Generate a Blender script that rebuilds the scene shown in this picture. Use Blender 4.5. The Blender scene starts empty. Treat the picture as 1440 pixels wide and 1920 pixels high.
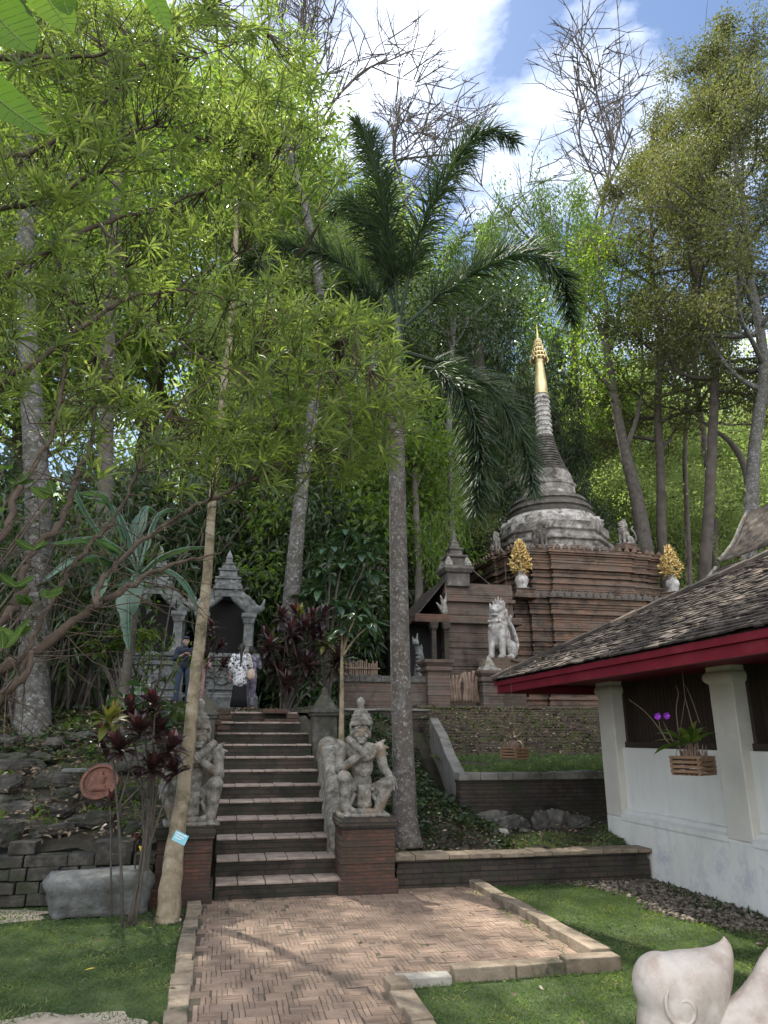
import bpy, math, random
import numpy as np
from mathutils import Vector, Matrix, Euler
rad = math.radians
SC = bpy.context.scene
COL = SC.collection
# ------------------------------------------------------------------ camera
FPX = 1360.0
PITCH = math.atan(420 / FPX)
YAW = rad(12.1)
EYE = 1.6
cam_d = bpy.data.cameras.new('camera')
cam_d.sensor_fit = 'HORIZONTAL'
cam_d.sensor_width = 36
cam_d.lens = 36 * FPX / 1440
cam_d.clip_start = 0.05
cam_d.clip_end = 2000
cam = bpy.data.objects.new('camera', cam_d)
cam.location = (0, 0, EYE)
cam.rotation_euler = (rad(90) + PITCH, 0, -YAW)
COL.objects.link(cam)
SC.camera = cam
# ------------------------------------------------------------------ light
SUN_EL, SUN_AZ = rad(56), rad(-19)          # azimuth clockwise from +Y
SKY_STRENGTH = 0.075
SUN_STRENGTH = 5.0
EXPOSURE = 1.42
sun_dir = Vector((math.sin(SUN_AZ) * math.cos(SUN_EL), math.cos(SUN_AZ) * math.cos(SUN_EL), math.sin(SUN_EL)))
sd = bpy.data.lights.new('sun', 'SUN')
sd.energy = SUN_STRENGTH
sd.angle = rad(0.55)
sd.color = (1.0, 0.94, 0.82)
so = bpy.data.objects.new('sun', sd)
so.rotation_euler = (-sun_dir).to_track_quat('-Z', 'Y').to_euler()
COL.objects.link(so)

W = bpy.data.worlds.new('World')
SC.world = W
W.use_nodes = True
wn = W.node_tree
wn.nodes.clear()
def WN(t, **k):
    n = wn.nodes.new(t)
    for a, v in k.items():
        setattr(n, a, v)
    return n
sky = WN('ShaderNodeTexSky', sky_type='NISHITA', sun_disc=False, sun_elevation=SUN_EL, sun_rotation=SUN_AZ,
         altitude=300, air_density=1.0, dust_density=0.5, ozone_density=2.0)
tc = WN('ShaderNodeTexCoord')
sep = WN('ShaderNodeSeparateXYZ')
wn.links.new(tc.outputs['Generated'], sep.inputs[0])
zz = WN('ShaderNodeMath', operation='MAXIMUM'); zz.inputs[1].default_value = 0.08
wn.links.new(sep.outputs[2], zz.inputs[0])
dx = WN('ShaderNodeMath', operation='DIVIDE'); dy = WN('ShaderNodeMath', operation='DIVIDE')
wn.links.new(sep.outputs[0], dx.inputs[0]); wn.links.new(zz.outputs[0], dx.inputs[1])
wn.links.new(sep.outputs[1], dy.inputs[0]); wn.links.new(zz.outputs[0], dy.inputs[1])
comb = WN('ShaderNodeCombineXYZ')
wn.links.new(dx.outputs[0], comb.inputs[0]); wn.links.new(dy.outputs[0], comb.inputs[1])
comb.inputs[2].default_value = 3.1
cn = WN('ShaderNodeTexNoise'); cn.inputs['Scale'].default_value = 1.55; cn.inputs['Detail'].default_value = 9
cn.inputs['Roughness'].default_value = 0.6; cn.inputs['Distortion'].default_value = 0.25
wn.links.new(comb.outputs[0], cn.inputs['Vector'])
cr = WN('ShaderNodeValToRGB')
cr.color_ramp.elements[0].position = 0.53; cr.color_ramp.elements[0].color = (0, 0, 0, 1)
cr.color_ramp.elements[1].position = 0.80; cr.color_ramp.elements[1].color = (1, 1, 1, 1)
# unseen cloud bank added behind the camera to brighten the shaded foreground
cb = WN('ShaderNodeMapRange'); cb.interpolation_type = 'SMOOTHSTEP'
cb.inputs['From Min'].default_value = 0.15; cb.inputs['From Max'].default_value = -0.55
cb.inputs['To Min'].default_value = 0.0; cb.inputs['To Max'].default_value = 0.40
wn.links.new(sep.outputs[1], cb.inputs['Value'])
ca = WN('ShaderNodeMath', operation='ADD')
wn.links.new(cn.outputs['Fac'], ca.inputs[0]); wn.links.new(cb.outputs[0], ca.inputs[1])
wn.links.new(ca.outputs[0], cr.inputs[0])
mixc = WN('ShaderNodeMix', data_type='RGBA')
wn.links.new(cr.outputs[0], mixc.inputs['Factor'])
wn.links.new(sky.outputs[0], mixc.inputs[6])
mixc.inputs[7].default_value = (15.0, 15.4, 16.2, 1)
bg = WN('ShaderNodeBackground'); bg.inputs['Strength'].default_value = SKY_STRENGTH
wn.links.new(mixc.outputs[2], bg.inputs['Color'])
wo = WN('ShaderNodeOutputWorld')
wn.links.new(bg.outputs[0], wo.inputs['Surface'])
SC.view_settings.view_transform = 'Standard'
SC.view_settings.look = 'None'
SC.view_settings.exposure = EXPOSURE
SC.view_settings.gamma = 1.0
SC.view_settings.use_curve_mapping = False
SC.render.engine = 'CYCLES'
SC.cycles.max_bounces = 7
SC.cycles.diffuse_bounces = 4
SC.cycles.transmission_bounces = 4
SC.cycles.transparent_max_bounces = 8
SC.cycles.use_denoising = True
SC.cycles.sample_clamp_indirect = 6

# ------------------------------------------------------------------ survey helpers: photo measurements -> world points
_F = np.array([math.cos(PITCH) * math.sin(YAW), math.cos(PITCH) * math.cos(YAW), math.sin(PITCH)])
_R = np.array([math.cos(YAW), -math.sin(YAW), 0])
_U = np.array([-math.sin(PITCH) * math.sin(YAW), -math.sin(PITCH) * math.cos(YAW), math.cos(PITCH)])
def at(px, py, y):
    d = _F * FPX + _R * (px - 720) + _U * (960 - py)
    return np.array([0, 0, EYE]) + d * (y / d[1])
def atz(px, py, z):
    d = _F * FPX + _R * (px - 720) + _U * (960 - py)
    return np.array([0, 0, EYE]) + d * ((z - EYE) / d[2])
def path(pts, y0, y1=None):
    y1 = y0 if y1 is None else y1
    n = len(pts)
    return np.array([at(p[0], p[1], y0 + (y1 - y0) * i / max(1, n - 1)) for i, p in enumerate(pts)])

# ------------------------------------------------------------------ mesh helpers
class MB:
    """collects geometry for ONE mesh object"""
    def __init__(s):
        s.V = []; s.F = []; s.A = []; s.n = 0
    def add(s, V, F, var=None):
        V = np.asarray(V, dtype=np.float64).reshape(-1, 3)
        if not isinstance(F, list) or (len(F) and isinstance(F[0], (int, np.integer))):
            F = [F]
        for f in F:
            f = np.asarray(f, dtype=np.int64)
            if f.ndim == 1:
                f = f[None]
            s.F.append(f + s.n)
            if var is None:
                s.A.append(np.full(len(f), 0.5))
            elif np.isscalar(var):
                s.A.append(np.full(len(f), float(var)))
            else:
                s.A.append(np.asarray(var, dtype=np.float64)[:len(f)])
        s.V.append(V); s.n += len(V)
        return s
    def build(s, name, mat, parent=None, smooth=False, bevel=0):
        V = np.concatenate(s.V)
        me = bpy.data.meshes.new(name)
        me.vertices.add(len(V)); me.vertices.foreach_set('co', V.astype(np.float32).ravel())
        loops = np.concatenate([f.ravel() for f in s.F])
        tot = np.concatenate([np.full(len(f), f.shape[1]) for f in s.F])
        st = np.concatenate([[0], np.cumsum(tot)[:-1]])
        me.loops.add(len(loops)); me.loops.foreach_set('vertex_index', loops.astype(np.int32))
        me.polygons.add(len(tot)); me.polygons.foreach_set('loop_start', st.astype(np.int32))
        me.polygons.foreach_set('loop_total', tot.astype(np.int32))
        me.polygons.foreach_set('use_smooth', np.full(len(tot), bool(smooth)))
        a = me.attributes.new('var', 'FLOAT', 'FACE')
        a.data.foreach_set('value', np.concatenate(s.A).astype(np.float32))
        me.update(calc_edges=True); me.validate()
        me.materials.append(mat)
        o = bpy.data.objects.new(name, me); COL.objects.link(o)
        if parent is not None:
            o.parent = parent
        if bevel:
            b = o.modifiers.new('bevel', 'BEVEL'); b.width = bevel; b.segments = 2; b.limit_method = 'ANGLE'
        return o
def tag(o, label, cat, group=None, kind=None):
    if label: o['label'] = label
    if cat: o['category'] = cat
    if group: o['group'] = group
    if kind: o['kind'] = kind
    return o
def struct(o, kind='structure'):
    o['kind'] = kind
    return o
def thing(name, label, cat, loc=(0, 0, 0), rz=0, group=None):
    o = bpy.data.objects.new(name, None); COL.objects.link(o)
    o.location = [float(c) for c in loc]; o.rotation_euler = (0, 0, rz); o.empty_display_size = 0.1
    return tag(o, label, cat, group)
def dup(root, loc, rz=0, label=None, scale=None):
    def cp(o, parent):
        c = o.copy(); COL.objects.link(c); c.parent = parent
        for ch in list(o.children):
            cp(ch, c)
        return c
    r = cp(root, None)
    r.location = [float(c) for c in loc]; r.rotation_euler = (0, 0, rz)
    if scale is not None:
        r.scale = (scale, scale, scale) if np.isscalar(scale) else scale
    if label: r['label'] = label
    return r
def box(x0, x1, y0, y1, z0, z1):
    V = [(x, y, z) for z in (z0, z1) for x, y in ((x0, y0), (x1, y0), (x1, y1), (x0, y1))]
    F = np.array([(3, 2, 1, 0), (4, 5, 6, 7), (0, 1, 5, 4), (1, 2, 6, 5), (2, 3, 7, 6), (3, 0, 4, 7)])
    return np.array(V, float), F
def xf(VF, loc=(0, 0, 0), rot=(0, 0, 0), sc=1):
    V, F = VF
    M = np.array(Euler(rot).to_matrix())
    return (np.asarray(V) * sc) @ M.T + np.asarray(loc, float), F
def loft(rings, cap0=True, cap1=True):
    rings = np.asarray(rings, float)
    k, n, _ = rings.shape
    i = np.arange(k - 1)[:, None] * n; j = np.arange(n)[None]
    j2 = (j + 1) % n
    F = np.stack([i + j, i + j2, i + n + j2, i + n + j], -1).reshape(-1, 4)
    out = [F]
    if cap0: out.append(np.arange(n)[::-1])
    if cap1: out.append(np.arange(n) + (k - 1) * n)
    return rings.reshape(-1, 3), out
def circ(n, r, z, cx=0, cy=0, ph=0, ry=None):
    t = np.arange(n) * 2 * math.pi / n + ph
    return np.stack([cx + r * np.cos(t), cy + (r if ry is None else ry) * np.sin(t), np.full(n, float(z))], 1)
def rect(x0, x1, y0, y1, z):
    return np.array([(x0, y0, z), (x1, y0, z), (x1, y1, z), (x0, y1, z)], float)
def lathe(prof, n=24, cx=0, cy=0, ph=0):
    return loft([circ(n, max(r, 1e-4), z, cx, cy, ph) for r, z in prof])
def tube(P, R, n=8, cap=True):
    P = np.asarray(P, float); k = len(P)
    R = np.full(k, R, float) if np.isscalar(R) else np.asarray(R, float)
    T = np.gradient(P, axis=0); T /= np.linalg.norm(T, axis=1)[:, None] + 1e-9
    u = np.cross(T[0], (0.31, 0.2, 0.93)); 
    if np.linalg.norm(u) < 1e-3: u = np.cross(T[0], (1, 0, 0))
    u /= np.linalg.norm(u)
    rings = []
    ang = np.arange(n) * 2 * math.pi / n
    for i in range(k):
        u = u - T[i] * (u @ T[i]); u /= np.linalg.norm(u) + 1e-9
        w = np.cross(T[i], u)
        rings.append(P[i] + R[i] * (np.cos(ang)[:, None] * u + np.sin(ang)[:, None] * w))
    return loft(rings, cap, cap)
def smoothpath(P, m=6):
    """Catmull-Rom through control points"""
    P = np.asarray(P, float)
    Q = np.vstack([2 * P[0] - P[1], P, 2 * P[-1] - P[-2]])
    out = []
    for i in range(1, len(Q) - 2):
        for t in np.arange(m) / m:
            a, b, c, d = Q[i - 1:i + 3]
            out.append(0.5 * ((2 * b) + (c - a) * t + (2 * a - 5 * b + 4 * c - d) * t * t + (3 * b - 3 * c + d - a) * t ** 3))
    out.append(P[-1])
    return np.array(out)
def interp(vals, n):
    vals = np.asarray(vals, float)
    return np.interp(np.linspace(0, 1, n), np.linspace(0, 1, len(vals)), vals)
def unit(v):
    v = np.asarray(v, float)
    return v / (np.linalg.norm(v, axis=-1, keepdims=True) + 1e-9)
def rdir(rng, n):
    return unit(rng.normal(size=(n, 3)))
def leaves(P, D, N, L, Wd, droop=0.0, fold=0.15):
    """rhombic leaves: one bent quad pair each. P base, D direction, N normal hint, L length, Wd width"""
    n = len(P)
    L = np.broadcast_to(L, (n,))[:, None]; Wd = np.broadcast_to(Wd, (n,))[:, None]
    D = unit(D); S = unit(np.cross(D, N)); Nn = np.cross(S, D)
    dz = np.array([0, 0, -1.0])
    m = P + D * L * 0.5 + dz * L * droop * 0.3
    t = P + D * L + dz * L * droop
    V = np.stack([P, m + S * Wd * .5 + Nn * Wd * fold, t, m - S * Wd * .5 + Nn * Wd * fold, ], 1).reshape(-1, 3)
    i = np.arange(n)[:, None] * 4
    F = np.concatenate([i + np.array([[0, 1, 2]]), i + np.array([[0, 2, 3]])], 1).reshape(-1, 3)
    return V, F
def blade(P, D, N, L, Wd, segs=4, droop=0.3, shape=None, fold=0.12):
    """long leaves with `segs` segments, bending down. arrays over leaves"""
    n = len(P)
    L = np.broadcast_to(L, (n,)); Wd = np.broadcast_to(Wd, (n,)); droop = np.broadcast_to(droop, (n,))
    D = unit(D).copy(); S = unit(np.cross(D, N))
    if shape is None:
        t = np.linspace(0, 1, segs + 1); shape = np.sin(np.clip(t * 0.93 + 0.07, 0, 1) * math.pi) ** 0.7; shape[-1] = 0.02
    pts = [P]; cur = P.copy(); d = D.copy()
    cols = []
    for k in range(segs + 1):
        nn = np.cross(S, d)
        w = (Wd * shape[k] * 0.5)[:, None]
        cols.append(np.stack([cur - S * w + nn * w * fold * 2, cur, cur + S * w + nn * w * fold * 2], 1))
        cur = cur + d * (L / segs)[:, None]
        d = d.copy(); d[:, 2] -= droop / segs * 1.6
        d = unit(d)
    V = np.stack(cols, 1).reshape(-1, 3)          # n, segs+1, 3
    base = (np.arange(n) * (segs + 1) * 3)[:, None, None]
    k = (np.arange(segs) * 3)[None, :, None]
    q = np.array([[[0, 1, 4, 3]], [[1, 2, 5, 4]]]).reshape(2, 1, 1, 4)
    F = (base + k)[None] + q
    return V, F.reshape(-1, 4)
def perface(vals, F, n):
    """expand one value per leaf to its faces for blade() output (F ordered [2][n][segs])"""
    segs = len(F) // (2 * n)
    return np.tile(np.repeat(vals, segs), 2)

# ------------------------------------------------------------------ materials
def newmat(name):
    m = bpy.data.materials.new(name); m.use_nodes = True
    nt = m.node_tree
    b = nt.nodes['Principled BSDF']
    return m, nt, b
def nd(nt, t, ins=None, **k):
    n = nt.nodes.new(t)
    for a, v in k.items():
        setattr(n, a, v)
    for a, v in (ins or {}).items():
        if hasattr(v, 'is_linked') or isinstance(v, bpy.types.NodeSocket):
            nt.links.new(v, n.inputs[a])
        else:
            n.inputs[a].default_value = v
    return n
def ramp(nt, fac, stops):
    r = nt.nodes.new('ShaderNodeValToRGB')
    e = r.color_ramp.elements
    while len(e) < len(stops): e.new(0.5)
    for i, (p, c) in enumerate(stops):
        e[i].position = p; e[i].color = (*c, 1) if len(c) == 3 else c
    nt.links.new(fac, r.inputs[0])
    return r.outputs[0]
def mix(nt, fac, a, b, mode='MIX'):
    n = nt.nodes.new('ShaderNodeMix'); n.data_type = 'RGBA'; n.blend_type = mode
    for i, v in ((0, fac), (6, a), (7, b)):
        if isinstance(v, bpy.types.NodeSocket): nt.links.new(v, n.inputs[i])
        else: n.inputs[i].default_value = v if i == 0 or len(v) == 4 else (*v, 1)
    return n.outputs[2]
def coords(nt, kind):
    if kind == 'pos':
        return nt.nodes.new('ShaderNodeNewGeometry').outputs['Position']
    return nt.nodes.new('ShaderNodeTexCoord').outputs['Object']
def noise(nt, v, scale, detail=6, rough=0.6, dist=0.0):
    n = nd(nt, 'ShaderNodeTexNoise', {'Scale': scale, 'Detail': detail, 'Roughness': rough, 'Distortion': dist})
    nt.links.new(v, n.inputs['Vector'])
    return n.outputs['Fac']
def bump(nt, b, h, strength=0.3, dist=0.02):
    n = nd(nt, 'ShaderNodeBump', {'Strength': strength, 'Distance': dist, 'Height': h})
    nt.links.new(n.outputs[0], b.inputs['Normal'])
def mottled(name, stops, scale=6, rough=0.85, bs=0.4, bscale=30, bdist=0.01, coord='obj', patch=None, patch_scale=2, patch_at=(0.5, 0.62), spec=0.25, var=0.0, detail=8, speck=None):
    m, nt, b = newmat(name)
    v = coords(nt, coord)
    c = ramp(nt, noise(nt, v, scale, detail, 0.65), stops)
    if patch:
        pf = ramp(nt, noise(nt, v, patch_scale, 7, 0.68, 0.3), [(patch_at[0], (0, 0, 0)), (patch_at[1], (1, 1, 1))])
        c = mix(nt, pf, c, patch)
    if speck:
        c = mix(nt, ramp(nt, noise(nt, v, speck[1], 5, 0.75), [(speck[2], (0, 0, 0)), (speck[3], (0.62,) * 3)]), c, speck[0])
    if var:
        a = nd(nt, 'ShaderNodeAttribute', attribute_name='var').outputs['Fac']
        f = ramp(nt, a, [(0, (1 - var,) * 3), (1, (1 + var,) * 3)])
        c = mix(nt, 1.0, c, f, 'MULTIPLY')
    nt.links.new(c, b.inputs['Base Color'])
    b.inputs['Roughness'].default_value = rough
    b.inputs['Specular IOR Level'].default_value = spec
    if bs:
        bump(nt, b, noise(nt, v, bscale, 8, 0.7), bs, bdist)
    return m
def leafmat(name, c0, c1, c2=None, trans=0.45, rough=0.42, tcol=None, spec=0.35):
    m, nt, b = newmat(name)
    a = nd(nt, 'ShaderNodeAttribute', attribute_name='var').outputs['Fac']
    stops = [(0, c0), (1, c1)] if c2 is None else [(0, c0), (0.75, c1), (1, c2)]
    c = ramp(nt, a, stops)
    nt.links.new(c, b.inputs['Base Color'])
    b.inputs['Roughness'].default_value = rough
    b.inputs['Specular IOR Level'].default_value = spec
    t = nd(nt, 'ShaderNodeBsdfTranslucent')
    tc_ = mix(nt, 1.0, c, tcol or (1.7, 1.9, 0.7), 'MULTIPLY')
    nt.links.new(tc_, t.inputs['Color'])
    ms = nd(nt, 'ShaderNodeMixShader', {0: trans, 1: b.outputs[0], 2: t.outputs[0]})
    nt.links.new(ms.outputs[0], nt.nodes['Material Output'].inputs['Surface'])
    return m
def brickmat(name, c1, c2, mortar, w=0.22, h=0.055, moss=None, moss_at=(0.5, 0.62), dark=(0.03, 0.027, 0.024), dark_at=(0.48, 0.66), bs=0.6, msize=0.008, moss_scale=1.6):
    m, nt, b = newmat(name)
    g = nt.nodes.new('ShaderNodeNewGeometry')
    s = nd(nt, 'ShaderNodeSeparateXYZ', {0: g.outputs['Position']})
    sn = nd(nt, 'ShaderNodeSeparateXYZ', {0: g.outputs['True Normal']})
    nz = nd(nt, 'ShaderNodeMath', {0: sn.outputs[2]}, operation='ABSOLUTE').outputs[0]
    top = nd(nt, 'ShaderNodeMath', {0: nz, 1: 0.7}, operation='GREATER_THAN').outputs[0]
    xy = nd(nt, 'ShaderNodeMath', {0: s.outputs[0], 1: s.outputs[1]}, operation='ADD').outputs[0]
    side = nd(nt, 'ShaderNodeCombineXYZ', {0: xy, 1: s.outputs[2]}).outputs[0]
    topc = nd(nt, 'ShaderNodeCombineXYZ', {0: s.outputs[0], 1: s.outputs[1]}).outputs[0]
    mv = nd(nt, 'ShaderNodeMix', {'Factor': top}, data_type='VECTOR')
    nt.links.new(side, mv.inputs[4]); nt.links.new(topc, mv.inputs[5])
    wob = nd(nt, 'ShaderNodeTexNoise', {'Scale': 3.0, 'Detail': 2})
    nt.links.new(g.outputs['Position'], wob.inputs['Vector'])
    wv = nd(nt, 'ShaderNodeVectorMath', {0: wob.outputs['Color'], 'Scale': 0.02}, operation='SCALE')
    vv = nd(nt, 'ShaderNodeVectorMath', {0: mv.outputs[1], 1: wv.outputs[0]}, operation='ADD').outputs[0]
    bt = nd(nt, 'ShaderNodeTexBrick', {'Vector': vv, 'Color1': (*c1, 1), 'Color2': (*c2, 1), 'Mortar': (*mortar, 1), 'Scale': 1.0,
            'Mortar Size': msize, 'Mortar Smooth': 0.3, 'Brick Width': w, 'Row Height': h, 'Bias': 0.0})
    v = g.outputs['Position']
    c = bt.outputs['Color']
    n1 = noise(nt, v, 9, 8, 0.7)
    c = mix(nt, ramp(nt, n1, [(0.35, (0, 0, 0)), (0.75, (0.55,) * 3)]), c, mortar)
    n2 = noise(nt, v, 1.9, 8, 0.7, 0.4)
    c = mix(nt, ramp(nt, n2, [(dark_at[0], (0, 0, 0)), (dark_at[1], (0.85,) * 3)]), c, dark)
    if moss:
        n3 = noise(nt, v, moss_scale * 2, 9, 0.72, 0.2)
        c = mix(nt, ramp(nt, n3, [(moss_at[0], (0, 0, 0)), (moss_at[1], (0.9,) * 3)]), c, moss)
    nt.links.new(c, b.inputs['Base Color'])
    b.inputs['Roughness'].default_value = 0.9
    b.inputs['Specular IOR Level'].default_value = 0.2
    hgt = nd(nt, 'ShaderNodeMath', {0: n1, 1: 0.9}, operation='MULTIPLY').outputs[0]
    hh = nd(nt, 'ShaderNodeMath', {0: hgt, 1: bt.outputs['Fac']}, operation='SUBTRACT').outputs[0]
    bump(nt, b, hh, bs, 0.012)
    return m
def plain(name, c, rough=0.6, metal=0.0, bs=0.0, bscale=40, spec=0.4):
    m, nt, b = newmat(name)
    v = coords(nt, 'obj')
    n = noise(nt, v, 7, 6, 0.65)
    cc = ramp(nt, n, [(0.3, tuple(x * 0.78 for x in c)), (0.7, tuple(min(1, x * 1.12) for x in c))])
    nt.links.new(cc, b.inputs['Base Color'])
    b.inputs['Roughness'].default_value = rough; b.inputs['Metallic'].default_value = metal
    b.inputs['Specular IOR Level'].default_value = spec
    if bs: bump(nt, b, noise(nt, v, bscale, 6, 0.6), bs, 0.01)
    return m

MAT = {}
MAT['brick_old'] = brickmat('old brick', (0.15, 0.062, 0.04), (0.095, 0.046, 0.033), (0.07, 0.058, 0.048), moss=(0.035, 0.04, 0.025), moss_at=(0.5, 0.68), dark_at=(0.46, 0.68))
MAT['brick_stupa'] = brickmat('stupa brick', (0.215, 0.112, 0.068), (0.125, 0.073, 0.052), (0.10, 0.084, 0.068), w=0.26, h=0.06, moss=(0.12, 0.105, 0.088), moss_at=(0.47, 0.66), dark=(0.03, 0.026, 0.022), dark_at=(0.47, 0.66), moss_scale=2.2, bs=0.9)
MAT['brick_dark'] = brickmat('blackened brick', (0.075, 0.052, 0.042), (0.05, 0.042, 0.036), (0.032, 0.03, 0.027), moss=(0.035, 0.045, 0.022), moss_at=(0.5, 0.66), dark=(0.014, 0.014, 0.013))
MAT['brick_fine'] = brickmat('fine pedestal brick', (0.135, 0.056, 0.038), (0.08, 0.042, 0.032), (0.05, 0.042, 0.036), w=0.15, h=0.034, moss=(0.035, 0.038, 0.025), moss_at=(0.5, 0.68), dark_at=(0.44, 0.66), msize=0.005)
MAT['brick_court'] = brickmat('court brick', (0.145, 0.085, 0.063), (0.095, 0.066, 0.052), (0.085, 0.072, 0.06), w=0.24, h=0.06, moss=(0.105, 0.095, 0.08), moss_at=(0.46, 0.66), dark_at=(0.46, 0.66), moss_scale=2)
MAT['brick_mossy'] = brickmat('mossy brick', (0.12, 0.085, 0.062), (0.08, 0.064, 0.05), (0.045, 0.04, 0.034), moss=(0.07, 0.085, 0.032), moss_at=(0.5, 0.62), dark=(0.02, 0.02, 0.018), moss_scale=3)
MAT['step'] = brickmat('step brick', (0.07, 0.047, 0.037), (0.046, 0.035, 0.029), (0.03, 0.028, 0.025), w=0.3, h=0.055, moss=(0.024, 0.028, 0.018), moss_at=(0.46, 0.62), dark=(0.012, 0.012, 0.011), dark_at=(0.45, 0.62))
MAT['tread'] = mottled('worn tread', [(0.3, (0.16, 0.12, 0.10)), (0.55, (0.26, 0.21, 0.18)), (0.8, (0.34, 0.29, 0.25))], scale=7, coord='pos', patch=(0.07, 0.06, 0.05), patch_at=(0.6, 0.75))
MAT['paver'] = mottled('path brick', [(0.25, (0.15, 0.108, 0.08)), (0.5, (0.225, 0.16, 0.12)), (0.8, (0.295, 0.22, 0.17))], scale=3, coord='pos', var=0.26, bs=0.5, bscale=60, patch=(0.10, 0.082, 0.062), patch_scale=1.0, patch_at=(0.52, 0.74))
MAT['joint'] = mottled('sandy path joint', [(0.3, (0.055, 0.045, 0.034)), (0.7, (0.125, 0.10, 0.078))], scale=14, coord='pos', patch=(0.05, 0.055, 0.03), patch_scale=2, patch_at=(0.52, 0.66))
MAT['kerb'] = mottled('kerb brick', [(0.25, (0.13, 0.10, 0.072)), (0.5, (0.22, 0.175, 0.128)), (0.8, (0.32, 0.27, 0.21))], scale=8, coord='pos', var=0.24, patch=(0.07, 0.066, 0.045), patch_scale=3, patch_at=(0.5, 0.66), bs=0.8, bscale=45, speck=((0.06, 0.055, 0.042), 38, 0.6, 0.7))
MAT['kerb_white'] = mottled('pale kerb stone', [(0.3, (0.2, 0.185, 0.16)), (0.7, (0.36, 0.34, 0.295))], scale=8, coord='pos')
MAT['stone'] = mottled('weathered stone', [(0.3, (0.055, 0.051, 0.045)), (0.46, (0.16, 0.15, 0.128)), (0.6, (0.26, 0.247, 0.218)), (0.76, (0.42, 0.40, 0.36))], scale=12, patch=(0.185, 0.115, 0.06), patch_scale=3.8, patch_at=(0.53, 0.68), bs=0.9, bscale=50, bdist=0.018, speck=((0.04, 0.038, 0.033), 34, 0.58, 0.68))
MAT['stone_shrine'] = mottled('grey carved stone', [(0.3, (0.05, 0.053, 0.053)), (0.5, (0.125, 0.13, 0.128)), (0.75, (0.22, 0.225, 0.22))], scale=6, patch=(0.05, 0.055, 0.042), patch_scale=2, patch_at=(0.48, 0.68), bs=0.7, bscale=25, bdist=0.02)
MAT['stone_white'] = mottled('lime washed stone', [(0.28, (0.10, 0.087, 0.074)), (0.46, (0.28, 0.262, 0.243)), (0.72, (0.54, 0.52, 0.5))], scale=5.5, patch=(0.10, 0.08, 0.062), patch_scale=2.6, patch_at=(0.5, 0.64), bs=0.6, bscale=25, bdist=0.02)
MAT['stucco_band'] = mottled('weathered white stucco', [(0.3, (0.085, 0.074, 0.064)), (0.48, (0.19, 0.172, 0.155)), (0.72, (0.42, 0.40, 0.375))], scale=3.2, patch=(0.05, 0.043, 0.037), patch_scale=2.2, patch_at=(0.46, 0.62), bs=0.7, bscale=14, bdist=0.03)
MAT['stucco_dark'] = mottled('blackened stucco', [(0.25, (0.04, 0.035, 0.031)), (0.55, (0.095, 0.085, 0.075)), (0.85, (0.26, 0.245, 0.225))], scale=4, bs=0.6, bscale=14, bdist=0.03)
MAT['rock'] = mottled('dark bank rock', [(0.28, (0.02, 0.019, 0.017)), (0.5, (0.05, 0.046, 0.04)), (0.66, (0.105, 0.098, 0.086)), (0.82, (0.2, 0.19, 0.17))], scale=7, coord='pos', patch=(0.035, 0.045, 0.022), patch_scale=2.6, patch_at=(0.5, 0.64), bs=1.0, bscale=22, bdist=0.03)
MAT['rock_grey'] = mottled('grey broken rock', [(0.28, (0.03, 0.029, 0.027)), (0.5, (0.085, 0.08, 0.072)), (0.7, (0.16, 0.152, 0.138)), (0.85, (0.27, 0.26, 0.24))], scale=9, coord='pos', bs=1.0, bscale=26, bdist=0.02)
MAT['mossy_stone'] = mottled('mossy dark stone', [(0.28, (0.022, 0.022, 0.019)), (0.52, (0.06, 0.057, 0.049)), (0.7, (0.11, 0.105, 0.09)), (0.85, (0.2, 0.19, 0.17))], scale=9, patch=(0.05, 0.052, 0.025), patch_scale=3, patch_at=(0.48, 0.64), bs=0.8, bscale=28, bdist=0.02)
MAT['boulder'] = mottled('grey block stone', [(0.28, (0.06, 0.062, 0.06)), (0.5, (0.13, 0.134, 0.13)), (0.68, (0.2, 0.205, 0.2)), (0.84, (0.32, 0.325, 0.315))], scale=6, patch=(0.055, 0.06, 0.045), patch_scale=2.4, patch_at=(0.48, 0.66), bs=0.9, bscale=28, bdist=0.025)
MAT['concrete'] = mottled('old concrete', [(0.3, (0.12, 0.115, 0.10)), (0.7, (0.22, 0.21, 0.19))], scale=5, coord='pos', patch=(0.06, 0.06, 0.045), patch_at=(0.5, 0.66), patch_scale=2.4)
MAT['wall_white'] = None
MAT['terracotta'] = mottled('terracotta', [(0.3, (0.075, 0.04, 0.03)), (0.6, (0.15, 0.07, 0.05)), (0.8, (0.2, 0.10, 0.075))], scale=9, bs=0.5)
MAT['red_paint'] = mottled('dark red paint', [(0.25, (0.115, 0.008, 0.016)), (0.6, (0.165, 0.013, 0.024)), (0.85, (0.19, 0.045, 0.052))], scale=3, rough=0.55, bs=0.12, bscale=20)
MAT['dark_wood'] = plain('dark wood', (0.035, 0.024, 0.018), 0.65, bs=0.3, bscale=25)
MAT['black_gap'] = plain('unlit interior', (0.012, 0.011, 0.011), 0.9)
MAT['basket_wood'] = plain('basket slats', (0.17, 0.10, 0.06), 0.75, bs=0.3, bscale=35)
MAT['fence_wood'] = mottled('weathered slat wood', [(0.3, (0.10, 0.065, 0.045)), (0.7, (0.27, 0.20, 0.155))], scale=8, coord='obj')
MAT['gold'] = mottled('gold leaf', [(0.3, (0.34, 0.235, 0.09)), (0.6, (0.60, 0.44, 0.18)), (0.8, (0.7, 0.56, 0.3))], scale=9, rough=0.4, bs=0.3, bscale=18)
MAT['gold'].node_tree.nodes['Principled BSDF'].inputs['Metallic'].default_value = 0.6
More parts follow.
